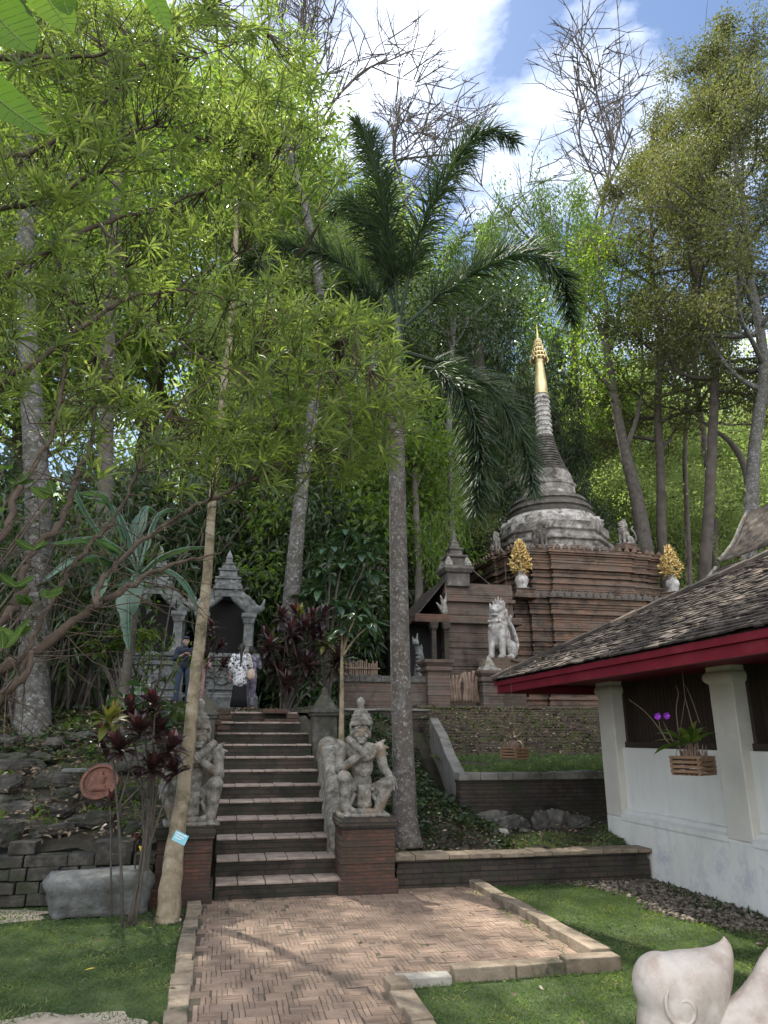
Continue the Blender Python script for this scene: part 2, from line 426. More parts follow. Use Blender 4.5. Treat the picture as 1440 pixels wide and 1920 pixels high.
MAT['gold_spire'] = mottled('worn gilding', [(0.3, (0.42, 0.33, 0.17)), (0.6, (0.72, 0.58, 0.32)), (0.8, (0.72, 0.66, 0.5))], scale=3, rough=0.38, bs=0.2, bscale=8)
MAT['gold_spire'].node_tree.nodes['Principled BSDF'].inputs['Metallic'].default_value = 0.55
MAT['white_sculpt'] = mottled('white sculpture plaster', [(0.25, (0.34, 0.27, 0.225)), (0.5, (0.52, 0.455, 0.4)), (0.8, (0.63, 0.59, 0.54))], scale=5, patch=(0.33, 0.23, 0.18), patch_scale=3, patch_at=(0.48, 0.68), bs=0.35, bscale=40, rough=0.6, speck=((0.2, 0.16, 0.13), 45, 0.66, 0.74))
MAT['soil'] = mottled('dark litter soil', [(0.25, (0.026, 0.023, 0.017)), (0.55, (0.055, 0.047, 0.034)), (0.8, (0.10, 0.085, 0.06))], scale=9, coord='pos', patch=(0.035, 0.05, 0.02), patch_scale=1.3, patch_at=(0.5, 0.64), bs=0.8, bscale=40, bdist=0.03)
MAT['forest_floor'] = mottled('forest floor', [(0.25, (0.04, 0.042, 0.02)), (0.6, (0.075, 0.085, 0.035)), (0.85, (0.12, 0.125, 0.06))], scale=0.6, coord='pos', bs=0.5, bscale=3, bdist=0.2)
MAT['lawn_soil'] = mottled('lawn soil', [(0.3, (0.028, 0.042, 0.014)), (0.6, (0.042, 0.066, 0.02)), (0.8, (0.06, 0.062, 0.03))], scale=8, coord='pos', bs=0.6, bscale=60)
MAT['bare_soil'] = mottled('bare sandy soil', [(0.3, (0.24, 0.20, 0.155)), (0.7, (0.38, 0.33, 0.27))], scale=10, coord='pos', bs=0.5, bscale=50)
MAT['pebble'] = mottled('pebbles', [(0.3, (0.075, 0.06, 0.048)), (0.7, (0.165, 0.14, 0.115))], scale=5, coord='pos', var=0.6, bs=0.2)
# bark
MAT['bark_pale'] = mottled('pale slim bark', [(0.28, (0.10, 0.078, 0.046)), (0.5, (0.23, 0.185, 0.125)), (0.8, (0.38, 0.33, 0.255))], scale=7, patch=(0.08, 0.073, 0.042), patch_scale=4, patch_at=(0.5, 0.66), bs=0.8, bscale=26, bdist=0.015, speck=((0.06, 0.05, 0.034), 30, 0.6, 0.68))
MAT['bark_palm'] = mottled('ringed palm bark', [(0.28, (0.04, 0.034, 0.03)), (0.52, (0.10, 0.088, 0.079)), (0.7, (0.16, 0.145, 0.133))], scale=9, patch=(0.075, 0.058, 0.044), patch_scale=1.6, patch_at=(0.48, 0.64), bs=1.0, bscale=26, bdist=0.02, speck=((0.36, 0.35, 0.33), 26, 0.54, 0.64))
MAT['bark_grey'] = mottled('grey blotched bark', [(0.28, (0.035, 0.032, 0.029)), (0.5, (0.08, 0.075, 0.069)), (0.75, (0.14, 0.134, 0.125))], scale=8, patch=(0.05, 0.046, 0.032), patch_scale=2.4, patch_at=(0.47, 0.64), bs=1.0, bscale=18, bdist=0.03, speck=((0.32, 0.32, 0.305), 16, 0.54, 0.66))
MAT['bark_brown'] = mottled('brown branch bark', [(0.3, (0.04, 0.03, 0.022)), (0.6, (0.085, 0.062, 0.046)), (0.85, (0.16, 0.125, 0.097))], scale=11, bs=0.9, bscale=34, bdist=0.012)
MAT['bark_dark'] = mottled('dark trunk bark', [(0.3, (0.045, 0.038, 0.031)), (0.6, (0.095, 0.082, 0.07)), (0.85, (0.17, 0.15, 0.13))], scale=5, bs=0.8, bscale=9, bdist=0.05)
MAT['bark_far'] = mottled('tall trunk bark', [(0.3, (0.045, 0.037, 0.031)), (0.6, (0.09, 0.075, 0.063)), (0.85, (0.18, 0.16, 0.14))], scale=2.5, bs=0.6, bscale=6, bdist=0.05)
# leaves
MAT['leaf_narrow'] = leafmat('narrow leaf', (0.058, 0.08, 0.03), (0.125, 0.165, 0.054), (0.24, 0.26, 0.1), trans=0.6, tcol=(1.7, 1.8, 0.85), spec=0.25)
MAT['leaf_palm'] = leafmat('palm leaflet', (0.018, 0.034, 0.019), (0.036, 0.058, 0.03), (0.075, 0.098, 0.06), trans=0.22, rough=0.6, spec=0.22)
MAT['leaf_olive'] = leafmat('olive fine leaf', (0.062, 0.07, 0.03), (0.10, 0.106, 0.042), (0.15, 0.13, 0.062), trans=0.42, rough=0.6, tcol=(1.5, 1.6, 0.8))
MAT['leaf_green'] = leafmat('mid green leaf', (0.05, 0.086, 0.02), (0.11, 0.165, 0.034), (0.17, 0.21, 0.05), trans=0.55)
MAT['leaf_bright'] = leafmat('bright far leaf', (0.15, 0.18, 0.08), (0.22, 0.26, 0.115), (0.33, 0.34, 0.19), trans=0.6, rough=0.7, tcol=(1.6, 1.8, 1.0))
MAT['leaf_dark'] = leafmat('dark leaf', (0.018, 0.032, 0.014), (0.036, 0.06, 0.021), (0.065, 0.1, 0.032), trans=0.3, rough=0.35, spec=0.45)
MAT['leaf_glossy'] = leafmat('glossy leaf', (0.022, 0.046, 0.026), (0.045, 0.085, 0.042), (0.07, 0.12, 0.055), trans=0.2, rough=0.28, spec=0.6)
MAT['leaf_banana'] = leafmat('banana leaf', (0.05, 0.095, 0.068), (0.075, 0.135, 0.092), (0.11, 0.175, 0.12), trans=0.3, rough=0.32, spec=0.6)
MAT['leaf_ti'] = leafmat('dark red ti leaf', (0.018, 0.011, 0.011), (0.042, 0.022, 0.022), (0.12, 0.028, 0.03), trans=0.15, rough=0.28, tcol=(1.8, 0.9, 0.8), spec=0.6)
MAT['leaf_ti_green'] = leafmat('yellow green ti leaf', (0.09, 0.11, 0.03), (0.16, 0.15, 0.04), (0.3, 0.13, 0.05), trans=0.3, rough=0.4)
MAT['leaf_plumeria'] = leafmat('big soft leaf', (0.032, 0.062, 0.013), (0.052, 0.096, 0.018), (0.08, 0.128, 0.022), trans=0.5, rough=0.6, spec=0.15)
MAT['vein'] = leafmat('pale leaf vein', (0.2, 0.25, 0.09), (0.3, 0.36, 0.14), trans=0.6)
MAT['vein'] = leafmat('pale leaf vein', (0.2, 0.25, 0.09), (0.3, 0.36, 0.14), trans=0.6)
MAT['leaf_dry'] = leafmat('dry litter leaf', (0.06, 0.045, 0.03), (0.18, 0.13, 0.085), (0.38, 0.32, 0.25), trans=0.1, rough=0.7)
MAT['leaf_yellow'] = leafmat('yellow leaf', (0.55, 0.38, 0.03), (0.65, 0.45, 0.05), trans=0.2)
MAT['grass'] = leafmat('grass blade', (0.055, 0.092, 0.034), (0.10, 0.15, 0.055), (0.26, 0.26, 0.13), trans=0.38, rough=0.5)
MAT['purple'] = leafmat('purple petal', (0.22, 0.03, 0.42), (0.36, 0.06, 0.62), trans=0.25, tcol=(1.2, 0.8, 1.4))
# people
MAT['skin'] = plain('skin', (0.42, 0.26, 0.19), 0.55)
MAT['hair'] = plain('dark hair', (0.018, 0.013, 0.011), 0.5)
MAT['navy'] = plain('navy cloth', (0.02, 0.024, 0.045), 0.85)
MAT['denim'] = plain('dark denim', (0.035, 0.05, 0.085), 0.85)
MAT['black_cloth'] = plain('black cloth', (0.010, 0.010, 0.012), 0.9)
MAT['pink_cloth'] = mottled('pink print cloth', [(0.35, (0.22, 0.10, 0.12)), (0.6, (0.42, 0.28, 0.28)), (0.8, (0.12, 0.10, 0.12))], scale=14, bs=0)
MAT['print_cloth'] = mottled('black white print', [(0.40, (0.02, 0.02, 0.022)), (0.46, (0.5, 0.5, 0.52)), (0.58, (0.72, 0.72, 0.74)), (0.63, (0.06, 0.06, 0.065))], scale=13, bs=0, detail=3)
MAT['grey_print'] = mottled('grey violet print', [(0.4, (0.08, 0.07, 0.10)), (0.6, (0.24, 0.22, 0.28)), (0.75, (0.4, 0.38, 0.42))], scale=12, bs=0)
MAT['beige'] = plain('beige leather', (0.5, 0.38, 0.30), 0.6)
MAT['tag_blue'] = plain('pale blue tag', (0.24, 0.55, 0.66), 0.5)
MAT['tag_white'] = plain('tag lettering', (0.75, 0.8, 0.82), 0.5)
def white_wall_mat():
    m, nt, b = newmat('limewashed wall')
    v = coords(nt, 'pos')
    n1 = noise(nt, v, 0.9, 8, 0.6)
    c = ramp(nt, n1, [(0.3, (0.56, 0.56, 0.525)), (0.6, (0.655, 0.66, 0.635)), (0.85, (0.70, 0.70, 0.68))])
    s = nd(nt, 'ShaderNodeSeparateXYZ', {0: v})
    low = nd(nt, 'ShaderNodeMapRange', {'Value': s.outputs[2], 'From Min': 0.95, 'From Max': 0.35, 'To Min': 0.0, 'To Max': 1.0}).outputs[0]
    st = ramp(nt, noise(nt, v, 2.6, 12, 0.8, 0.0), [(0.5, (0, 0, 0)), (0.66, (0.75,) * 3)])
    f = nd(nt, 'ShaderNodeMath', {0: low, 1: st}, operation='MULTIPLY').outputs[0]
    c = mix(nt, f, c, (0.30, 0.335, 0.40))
    mp = nd(nt, 'ShaderNodeMapping', {'Scale': (7, 7, 0.7)}); nt.links.new(v, mp.inputs[0])
    c = mix(nt, ramp(nt, noise(nt, mp.outputs[0], 1.0, 8, 0.7), [(0.5, (0, 0, 0)), (0.8, (0.5,) * 3)]), c, (0.42, 0.41, 0.36))
    c = mix(nt, ramp(nt, noise(nt, v, 14, 9, 0.8), [(0.62, (0, 0, 0)), (0.75, (0.5,) * 3)]), c, (0.45, 0.44, 0.40))
    nt.links.new(c, b.inputs['Base Color'])
    b.inputs['Roughness'].default_value = 0.8; b.inputs['Specular IOR Level'].default_value = 0.2
    bump(nt, b, noise(nt, v, 18, 6, 0.6), 0.15, 0.01)
    return m
MAT['wall_white'] = white_wall_mat()
MAT['cream'] = mottled('cream plaster', [(0.3, (0.50, 0.48, 0.43)), (0.7, (0.60, 0.58, 0.53))], scale=2, coord='pos', bs=0.15, patch=(0.42, 0.4, 0.36), patch_at=(0.54, 0.8))
def roof_mat():
    m, nt, b = newmat('weathered roof tile')
    v = coords(nt, 'pos')
    a = nd(nt, 'ShaderNodeAttribute', attribute_name='var').outputs['Fac']
    c = ramp(nt, noise(nt, v, 7, 8, 0.7), [(0.3, (0.03, 0.025, 0.021)), (0.55, (0.065, 0.052, 0.044)), (0.8, (0.16, 0.132, 0.112))])
    f = ramp(nt, a, [(0, (0.55,) * 3), (0.8, (1.15,) * 3), (1, (1.9, 1.75, 1.6))])
    c = mix(nt, 1.0, c, f, 'MULTIPLY')
    nt.links.new(c, b.inputs['Base Color'])
    b.inputs['Roughness'].default_value = 0.85; b.inputs['Specular IOR Level'].default_value = 0.25
    bump(nt, b, noise(nt, v, 30, 6, 0.7), 0.4, 0.01)
    return m
MAT['roof'] = roof_mat()

# smooth-union figures: capsules and ellipsoids fused by a voxel remesh into one continuous surface
def ellips(c, r, rot=(0, 0, 0), n=14):
    V = []; k = n // 2 + 2
    rings = [circ(n, max(1e-3, math.sin(math.pi * i / (k - 1))), math.cos(math.pi * i / (k - 1))) for i in range(k)]
    rings = rings[::-1]
    V, F = loft(rings)
    V = V * np.asarray(r, float)
    return xf((V, F), c, rot)
def capsule(p0, p1, r0, r1, n=12):
    p0 = np.asarray(p0, float); p1 = np.asarray(p1, float)
    d = unit(p1 - p0)
    P = [p0 - d * r0 * c for c in (0.98, 0.75, 0.4)] + [p0, (p0 + p1) / 2, p1] + [p1 + d * r1 * c for c in (0.4, 0.75, 0.98)]
    R = [r0 * 0.2, r0 * 0.66, r0 * 0.92, r0, (r0 + r1) / 2, r1, r1 * 0.92, r1 * 0.66, r1 * 0.2]
    return tube(P, R, n)
def fused(name, prims, voxel, mat, parent=None, smooth_it=3):
    mb = MB()
    for V, F in prims:
        mb.add(V, F)
    o = mb.build(name, mat)
    r = o.modifiers.new('remesh', 'REMESH'); r.mode = 'VOXEL'; r.voxel_size = voxel; r.use_smooth_shade = True
    if smooth_it:
        s = o.modifiers.new('smooth', 'SMOOTH'); s.iterations = smooth_it; s.factor = 0.5
    dg = bpy.context.evaluated_depsgraph_get()
    me = bpy.data.meshes.new_from_object(o.evaluated_get(dg))
    old = o.data
    bpy.data.objects.remove(o); bpy.data.meshes.remove(old)
    if not me.materials: me.materials.append(mat)
    me.polygons.foreach_set('use_smooth', np.ones(len(me.polygons), bool))
    q = bpy.data.objects.new(name, me); COL.objects.link(q)
    if parent is not None: q.parent = parent
    return q

# ================================================================== SETTING
rng = np.random.default_rng(7)
def hill(x, y):
    """terrain height"""
    x = np.asarray(x, float); y = np.asarray(y, float)
    L = np.interp(y, [8.6, 8.8, 10.5, 12.0, 14.0, 18, 26], [0.42, 0.52, 1.25, 1.72, 2.0, 2.22, 2.4])
    M = np.clip((y - 8.35) * 0.165 / 0.385 - 0.3, -0.3, 1.6) + np.interp(y, [12, 13.2], [0, 0.36])
    R1 = np.interp(y, [8.6, 8.9, 10, 12, 13.5, 15, 18, 26], [0.27, 0.3, 0.62, 1.3, 1.8, 2.0, 2.25, 2.4])
    R2 = np.interp(y, [8.6, 8.9, 10.3, 12.6, 14.6, 18, 26], [0.27, 0.3, 0.48, 0.5, 1.9, 2.25, 2.4])
    s = np.clip((x - 2.9) / 0.7, 0, 1)
    R = R1 * (1 - s) + R2 * s
    h = np.where(x < -0.15, L, np.where(x > 1.5, R, M))
    far = np.clip(y - 30, 0, 200)
    h = h + 0.0022 * far ** 2 * np.exp(-far / 160) * 1.2 + 0.10 * far
    lf = np.clip(-x - 5, 0, 100) * np.clip((y - 12) / 8, 0, 1)
    return h + 0.22 * lf
def bumpy(x, y):
    return 0.035 * np.sin(x * 3.1 + y * 1.7) + 0.03 * np.sin(x * 7.3 - y * 5.1) + 0.02 * np.sin(x * 13 + y * 11)
def H(x, y):
    return float(hill(x, y) + bumpy(x, y))

# ground: one level sheet to the horizon
mb = MB(); V, F = box(-400, 400, -60, 700, -0.5, -0.012); mb.add(V, F)
struct(mb.build('ground', MAT['lawn_soil']))
# wooded hillside behind the retaining walls
xs = np.concatenate([np.arange(-90, -12, 3.0), np.arange(-12, 14, 0.2), np.arange(14, 110, 3.0)])
ys = np.concatenate([np.arange(8.72, 19, 0.2), np.arange(19, 40, 1.0), np.arange(40, 190, 4.0)])
gx, gy = np.meshgrid(xs, ys)
gz = hill(gx, gy) + bumpy(gx, gy)
V = np.stack([gx, gy, gz], -1).reshape(-1, 3)
ny, nx = gx.shape
i = (np.arange(ny - 1)[:, None] * nx + np.arange(nx - 1)[None]).ravel()
mb = MB(); mb.add(V, np.stack([i, i + 1, i + 1 + nx, i + nx], 1))
struct(mb.build('hillside_terrain', MAT['soil'], smooth=True))

# herringbone brick path
def in_path(x, y):
    return ((x > -0.07) & (x < 1.17) & (y > 2.2) & (y < 8.36)) | ((x >= 1.17) & (x < 2.79) & (y > 5.6) & (y < 8.52))
mb = MB()
mb.add(np.array([(-0.1, 2, .0068), (1.2, 2, .0068), (1.2, 5.56, .0068), (2.8, 5.56, .0068), (2.8, 8.55, .0068), (-0.1, 8.55, .0068)]), np.arange(6))
struct(mb.build('path_bed', MAT['joint']))
mb = MB(); c = 0.135; nb = 4
for j in range(int((8.7 - 2.2) / c)):
    for k in range(-1, 24):
        cx = -0.1 + k * c + (0.5 * c if j % 2 else 0) + rng.normal() * 0.003; cy = 2.2 + j * c + rng.normal() * 0.002
        horiz = (k + (j // 2)) % 2 == 0
        bv = rng.normal() * .12; bz = 0.0105 + 0.004 * math.sin(cx * 2.2 + cy * 1.3) * .4 + rng.normal() * .0007
        for q in range(nb):
            o = (q + 0.5) * c / nb
            hw = c / nb * 0.5 - 0.0016 - rng.random() * 0.0012; hl = c * 0.5 - 0.0018 - rng.random() * 0.002
            x, y = (cx + c / 2, cy + o) if horiz else (cx + o, cy + c / 2)
            if not in_path(np.array(x), np.array(y)): continue
            z = bz + rng.normal() * 0.0007
            if rng.random() < 0.025: z -= 0.004
            b = box(-hl, hl, -hw, hw, -0.03, 0) if horiz else box(-hw, hw, -hl, hl, -0.03, 0)
            V, F = xf(b, (x, y, z), (rng.normal() * 0.006, rng.normal() * 0.006, rng.normal() * 0.014))
            mb.add(V, F, np.clip(0.5 + bv + rng.normal() * 0.17, 0, 1))
struct(mb.build('path', MAT['paver'], bevel=0.0015))

# kerbs edging the path
def kerb(x0, x1, y0, y1, zt, along, mat='kerb', n=0.27):
    mb = MB(); L = (y1 - y0) if along == 'y' else (x1 - x0)
    s = 0
    while s < L - 0.03:
        l = min(n * (0.8 + rng.random() * 0.4), L - s)
        e = 0.007
        r = [rng.normal() * 0.008 for _ in range(3)]
        if along == 'y': b = box(x0 + r[0], x1 + r[1], y0 + s + e, y0 + s + l - e, -0.1, zt + r[2])
        else: b = box(x0 + s + e, x0 + s + l - e, y0 + r[0], y1 + r[1], -0.1, zt + r[2])
        cx = b[0].mean(0)
        V, F = xf((b[0] - cx, b[1]), cx, (rng.normal() * 0.012, rng.normal() * 0.012, rng.normal() * 0.02))
        mb.add(V, F, np.clip(rng.normal() * 0.2 + 0.5, 0, 1)); s += l
    return struct(mb.build('kerb', MAT[mat], bevel=0.008))
kerb(-0.225, -0.095, 2.2, 8.15, 0.04, 'y')
kerb(2.79, 2.93, 5.62, 8.5, 0.075, 'y', n=0.45)
kerb(1.66, 2.93, 5.45, 5.59, 0.075, 'x', n=0.4)
kerb(1.16, 1.30, 2.2, 5.42, 0.055, 'y')
kerb(1.25, 1.64, 5.42, 5.56, 0.04, 'x', 'kerb_white', n=0.42)

# irregular soil patch in the left lawn and leaf litter strip by the wall
def blobpatch(name, cx, cy, rx, ry, z, mat, seed, n=40, rz=0):
    r = np.random.default_rng(seed); t = np.arange(n) * 2 * math.pi / n
    k = 1 + 0.12 * np.sin(3 * t + r.random() * 6) + 0.08 * np.sin(7 * t + r.random() * 6) + 0.05 * np.sin(12 * t + r.random() * 6)
    V = np.stack([cx + rx * k * np.cos(t), cy + ry * k * np.sin(t), np.full(n, z)], 1)
    m = MB(); m.add(V, np.arange(n)); return struct(m.build(name, MAT[mat]))
blobpatch('bare_soil', -0.84, 5.06, 0.46, 0.36, -0.004, 'bare_soil', 3)
blobpatch('gravel_bed', 4.72, 7.2, 0.42, 1.9, -0.004, 'soil', 4)
blobpatch('bare_soil', -.42, 7.68, .3, .2, -.005, 'soil', 6)
blobpatch('gravel_bed', -2.3, 8.1, 0.9, 0.3, -0.003, 'bare_soil', 5)

# ------------------------------------------------------------------ staircase
st = thing('staircase', 'worn brick staircase of twelve steps rising between the two guardian statues', 'stairs', (0.6, 8.35, 0))
R_, T_, Y0 = 0.165, 0.385, 8.35
for k in range(12):
    y0 = Y0 + T_ * k - st.location[1]; z1 = R_ * (k + 1)
    x0, x1 = -0.56 - 0.012 * k, 0.76 - 0.003 * k
    if k == 0: x0, x1 = -0.57, 0.80
    if k > 9: x0 += 0.06; x1 -= 0.1
    mb = MB()
    y1 = y0 + T_ + (0.3 if k < 11 else 3.2)
    xb = np.linspace(x0, x1, 14)
    zl = z1 - R_ - 0.04
    rings = []
    for x in xb:                                  # slightly uneven riser face
        w = rng.normal() * 0.006
        rings.append([(x, y0 + w, zl), (x, y0 + 0.004 + w, z1 - 0.028), (x, y1, z1 - 0.028), (x, y1, zl)])
    V, F = loft(rings); mb.add(V, F)
    s = mb.build('step', MAT['step'], st)
    mt = MB(); x = x0
    while x < x1 - 0.02:                          # tread laid from bricks, nosing a little proud and worn
        l = min(0.16 + rng.random() * 0.16, x1 - x)
        w = rng.normal() * 0.007
        b = box(x + 0.003, x + l - 0.003, y0 - 0.014 + w, y0 + 0.145, z1 - 0.028, z1 + rng.normal() * 0.003)
        mt.add(*b)
        b = box(x + 0.003, x + l - 0.003, y0 + 0.15, y0 + T_ + 0.06 + (0 if k < 11 else 2.5), z1 - 0.028, z1 - 0.004 + rng.normal() * 0.003)
        mt.add(*b); x += l
    mt.build('tread', MAT['tread'], s, bevel=0.009)

# ------------------------------------------------------------------ pedestals
def pedestal(x0, x1, y0, y1, zt, label):
    cx, cy = (x0 + x1) / 2, (y0 + y1) / 2; hx, hy = (x1 - x0) / 2, (y1 - y0) / 2
    t = thing('brick_pedestal', label, 'pedestal', (cx, cy, 0), group='pedestals at the foot of the stairs')
    prof = [(0.03, -0.05), (0.03, 0.15), (0.0, 0.155)]
    z = 0.2
    while z < zt - 0.16:
        prof += [(rng.normal() * 0.003, z), (rng.normal() * 0.003, z + 0.05)]; z += 0.055
    mb = MB(); V, F = loft([rect(-hx - e, hx + e, -hy - e, hy + e, z) for e, z in prof]); mb.add(V, F)
    mb.build('shaft', MAT['brick_fine'], t, bevel=0.006)
    p2 = [(0.0, prof[-1][1]), (0.02, prof[-1][1] + 0.03), (0.012, zt - 0.09), (0.025, zt - 0.085), (0.025, zt - 0.03), (0.015, zt - 0.028), (0.015, zt)]
    mb = MB(); V, F = loft([rect(-hx - e, hx + e, -hy - e, hy + e, z) for e, z in p2]); mb.add(V, F)
    mb.build('cap', MAT['brick_dark'], t, bevel=0.008)
    return t
pedestal(1.32, 1.90, 8.3, 8.95, 0.76, 'brick pedestal under the guardian statue right of the stairs')
pedestal(-0.56, -0.02, 8.22, 8.85, 0.72, 'brick pedestal left of the stairs, behind the leaning pale trunk')

# ------------------------------------------------------------------ walls in the right half
def course_wall(name, label, cat, x0, x1, y0, y1, zb, zt, mat, cap=None, h=0.058, jit=0.008, cap_h=0.05, group=None, slope=0.0):
    t = thing(name, label, cat, ((x0 + x1) / 2, (y0 + y1) / 2, zb), group=group)
    ox, oy, oz = t.location
    z = zb; rings = []
    while z < zt - 1e-3:
        e = rng.normal() * jit; zz = min(z + h, zt)
        rings += [rect(x0 - e - ox, x1 + e - ox, y0 - e - oy, y1 + e - oy, z + 0.006 - oz), rect(x0 - e - ox, x1 + e - ox, y0 - e - oy, y1 + e - oy, zz - oz)]
        z = zz
    mb = MB(); mb.add(*loft(rings)); o = mb.build('masonry', MAT[mat], t, bevel=0.005)
    if cap:
        mc = MB(); s = x0 - 0.02
        while s < x1:
            l = min(0.2 + rng.random() * 0.25, x1 + 0.02 - s)
            if l < 0.03: break
            w = rng.normal() * 0.008
            mc.add(*box(s + 0.004 - ox, s + l - 0.004 - ox, y0 - 0.03 + w - oy, y1 + 0.03 + w - oy, zt + 0.001 - oz, zt + cap_h + rng.normal() * 0.006 - oz)); s += l
        mc.build('coping', MAT[cap], t, bevel=0.008)
    return t
course_wall('garden_wall', 'low blackened brick wall with pale coping, running from right pedestal to white building', 'wall',
            1.96, 5.02, 8.5, 8.74, -0.02, 0.29, 'brick_dark', 'kerb')
course_wall('retaining_wall', 'dark mossy retaining wall of the grass terrace beside the white building', 'wall',
            3.32, 9.4, 10.4, 10.62, 0.3, 1.0, 'brick_dark', 'concrete', h=0.11, jit=0.01, cap_h=0.1)
# sloping concrete curb climbing the bank
t = thing('sloping_curb', 'grey concrete curb climbing the bank left of the grass terrace', 'curb', (3.4, 10.5, 1.0))
mb = MB()
pp = [(3.31, 10.62, 1.1), (3.42, 11.4, 1.32), (3.6, 12.4, 1.62), (3.78, 13.6, 1.93)]
rings = []
for x, y, z in pp:
    rings.append([(x - 3.4, y - 10.5, z - 1.6), (x + 0.17 - 3.4, y - 10.5, z - 1.6), (x + 0.17 - 3.4, y - 10.5, z - 1.0), (x - 3.4, y - 10.5, z - 1.0)])
mb.add(*loft(rings)); mb.build('curb', MAT['concrete'], t, bevel=0.015)
# terrace turf behind the retaining wall
mb = MB(); mb.add(np.array([(3.5, 10.6, 1.06), (9.4, 10.6, 1.06), (9.4, 12.75, 1.26), (3.6, 12.75, 1.26)]), np.arange(4))
struct(mb.build('terrace_ground', MAT['soil']))
# stepped brick bank
t = thing('brick_bank', 'bank of thin mossy brick courses stepping up behind the grass terrace', 'brick bank', (6, 12.7, 1.2))
mb = MB(); n = 15
for k in range(n):
    y = 12.7 + k * 0.135 - 12.7; z0 = 1.2 + k * 0.062 - 1.2; xL = 3.72 + k * 0.015 - 6
    x = xL
    while x < 5.5:
        l = 0.22 + rng.random() * 0.5
        w = rng.normal() * 0.03
        if rng.random() > 0.06:
            mb.add(*box(x, x + l - 0.006, y + w, y + 0.5, z0 - 0.06, z0 + 0.056 + rng.normal() * 0.006))
        x += l
mb.build('brickwork', MAT['brick_mossy'], t, bevel=0.008)

# low wall at the top of the bank, its posts and slats (the enclosure of the stupa court)
course_wall('court_wall', 'low pinkish brick wall with broken pale coping behind the right guardian statue', 'wall',
            2.30, 4.2, 15.0, 15.35, 1.7, 2.66, 'brick_court', 'rock_grey', h=0.07, cap_h=0.13)
course_wall('terrace_base', 'dark ledge at the foot of the pinkish court wall', 'wall', 1.75, 4.0, 14.35, 14.7, 1.5, 2.07, 'brick_dark', 'concrete', cap_h=0.04)
def gate_post(px, y, zb, zt, w, label, finial=False):
    p = at(px, 1270, y)
    t = thing('brick_post', label, 'gate post', (p[0], y, zb), group='posts of the court wall')
    h = zt - zb
    pr = [(0, 0), (w * 1.15, 0), (w * 1.15, 0.1), (w, 0.12)]
    z = 0.12
    while z < h - 0.3: pr += [(w + rng.normal() * 0.006, z + 0.01), (w + rng.normal() * 0.006, z + 0.07)]; z += 0.075
    pr += [(w, h - 0.26), (w * 1.2, h - 0.22), (w * 1.2, h - 0.16), (w * 1.05, h - 0.14), (w * 1.35, h - 0.06), (w * 1.35, h)]
    mb = MB(); mb.add(*loft([rect(-max(r, .001), max(r, .001), -max(r, .001), max(r, .001), z) for r, z in pr])); mb.build('shaft', MAT['brick_court'], t, bevel=0.01)
    if finial:
        mb = MB(); mb.add(*loft([rect(-r, r, -r, r, z) for r, z in [(w * .95, h + .001), (w * .9, h + .04), (w * .55, h + .08), (w * .4, h + .17), (w * .15, h + .28), (.005, h + .31)]]))
        mb.build('finial', MAT['stone'], t, bevel=0.01)
    return t
gate_post(817, 15.1, 1.9, 3.13, 0.24, 'plain square brick post left of the wood slat fence')
gate_post(917, 15.1, 1.9, 2.93, 0.23, 'brick post with a white pointed finial at the roof corner of the white building', True)
a = at(838, 1308, 15.15); b = at(900, 1305, 15.15)
t = thing('slat_fence', 'short fence of crooked weathered wood slats between the two brick posts', 'fence', (a[0], 15.15, a[2]))
k = 11; mb = MB()
for q in range(k):
    f = (q + 0.4) / k; x = (b[0] - a[0]) * f; hh = 0.44 + 0.16 * f + rng.normal() * 0.03
    P = np.array([(x, 0, -0.1), (x + rng.normal() * .03, -0.03, hh * .5), (x + rng.normal() * .04, 0.0, hh)])
    w = 0.034 + rng.random() * 0.018
    V, F = tube(smoothpath(P, 4), w, 6); mb.add(V, F)
mb.build('slats', MAT['fence_wood'], t, smooth=True)
mb = MB(); mb.add(*box(-0.05, b[0] - a[0] + 0.1, 0.06, 0.12, 0.25, 0.32)); mb.build('rail', MAT['fence_wood'], t)
course_wall('court_wall', 'long brick wall base below the slat fence, passing behind the white building', 'wall',
            3.85, 10.5, 14.72, 14.98, 1.6, 2.14, 'brick_court', 'brick_mossy', h=0.06, cap_h=0.05)
# little bamboo fence
p = at(677, 1262, 16.2); t = thing('bamboo_fence', 'small fence of pale bamboo sticks behind the pinkish court wall', 'fence', (p[0], 16.2, p[2] - 0.3))
mb = MB()
for q in range(16):
    x = -0.36 + q * 0.048; mb.add(*tube([(x, 0, 0), (x + rng.normal() * .008, 0, 0.55 + rng.normal() * 0.03)], 0.019, 6))
mb.build('sticks', MAT['fence_wood'], t); mb = MB(); mb.add(*tube([(-0.42, -.03, .4), (0.42, -.03, .4)], 0.015, 6)); mb.build('rail', MAT['fence_wood'], t)

# ------------------------------------------------------------------ pillar with pyramid cap, and curved balustrades flanking the stairs
def cap_pillar(x, y, zb, label, h=0.64, w=0.185):
    t = thing('capped_pillar', label, 'pillar', (x, y, zb), group='capped pillars beside the upper steps')
    mb = MB(); mb.add(*loft([rect(-w, w, -w, w, -0.5), rect(-w, w, -w, w, h - 0.22), rect(-w * 1.2, w * 1.2, -w * 1.2, w * 1.2, h - 0.2), rect(-w * 1.2, w * 1.2, -w * 1.2, w * 1.2, h - 0.16)])); mb.build('shaft', MAT['mossy_stone'], t, bevel=0.012)
    mb = MB(); mb.add(*loft([rect(-r, r, -r, r, z) for r, z in [(w * 1.32, h - .159), (w * 1.3, h - .13), (w * .95, h - .09), (w * .6, h + .03), (w * .35, h + .1), (w * .28, h + .11), (w * .2, h + .2), (.005, h + .24)]])); mb.build('cap', MAT['mossy_stone'], t, bevel=0.01)
    return t
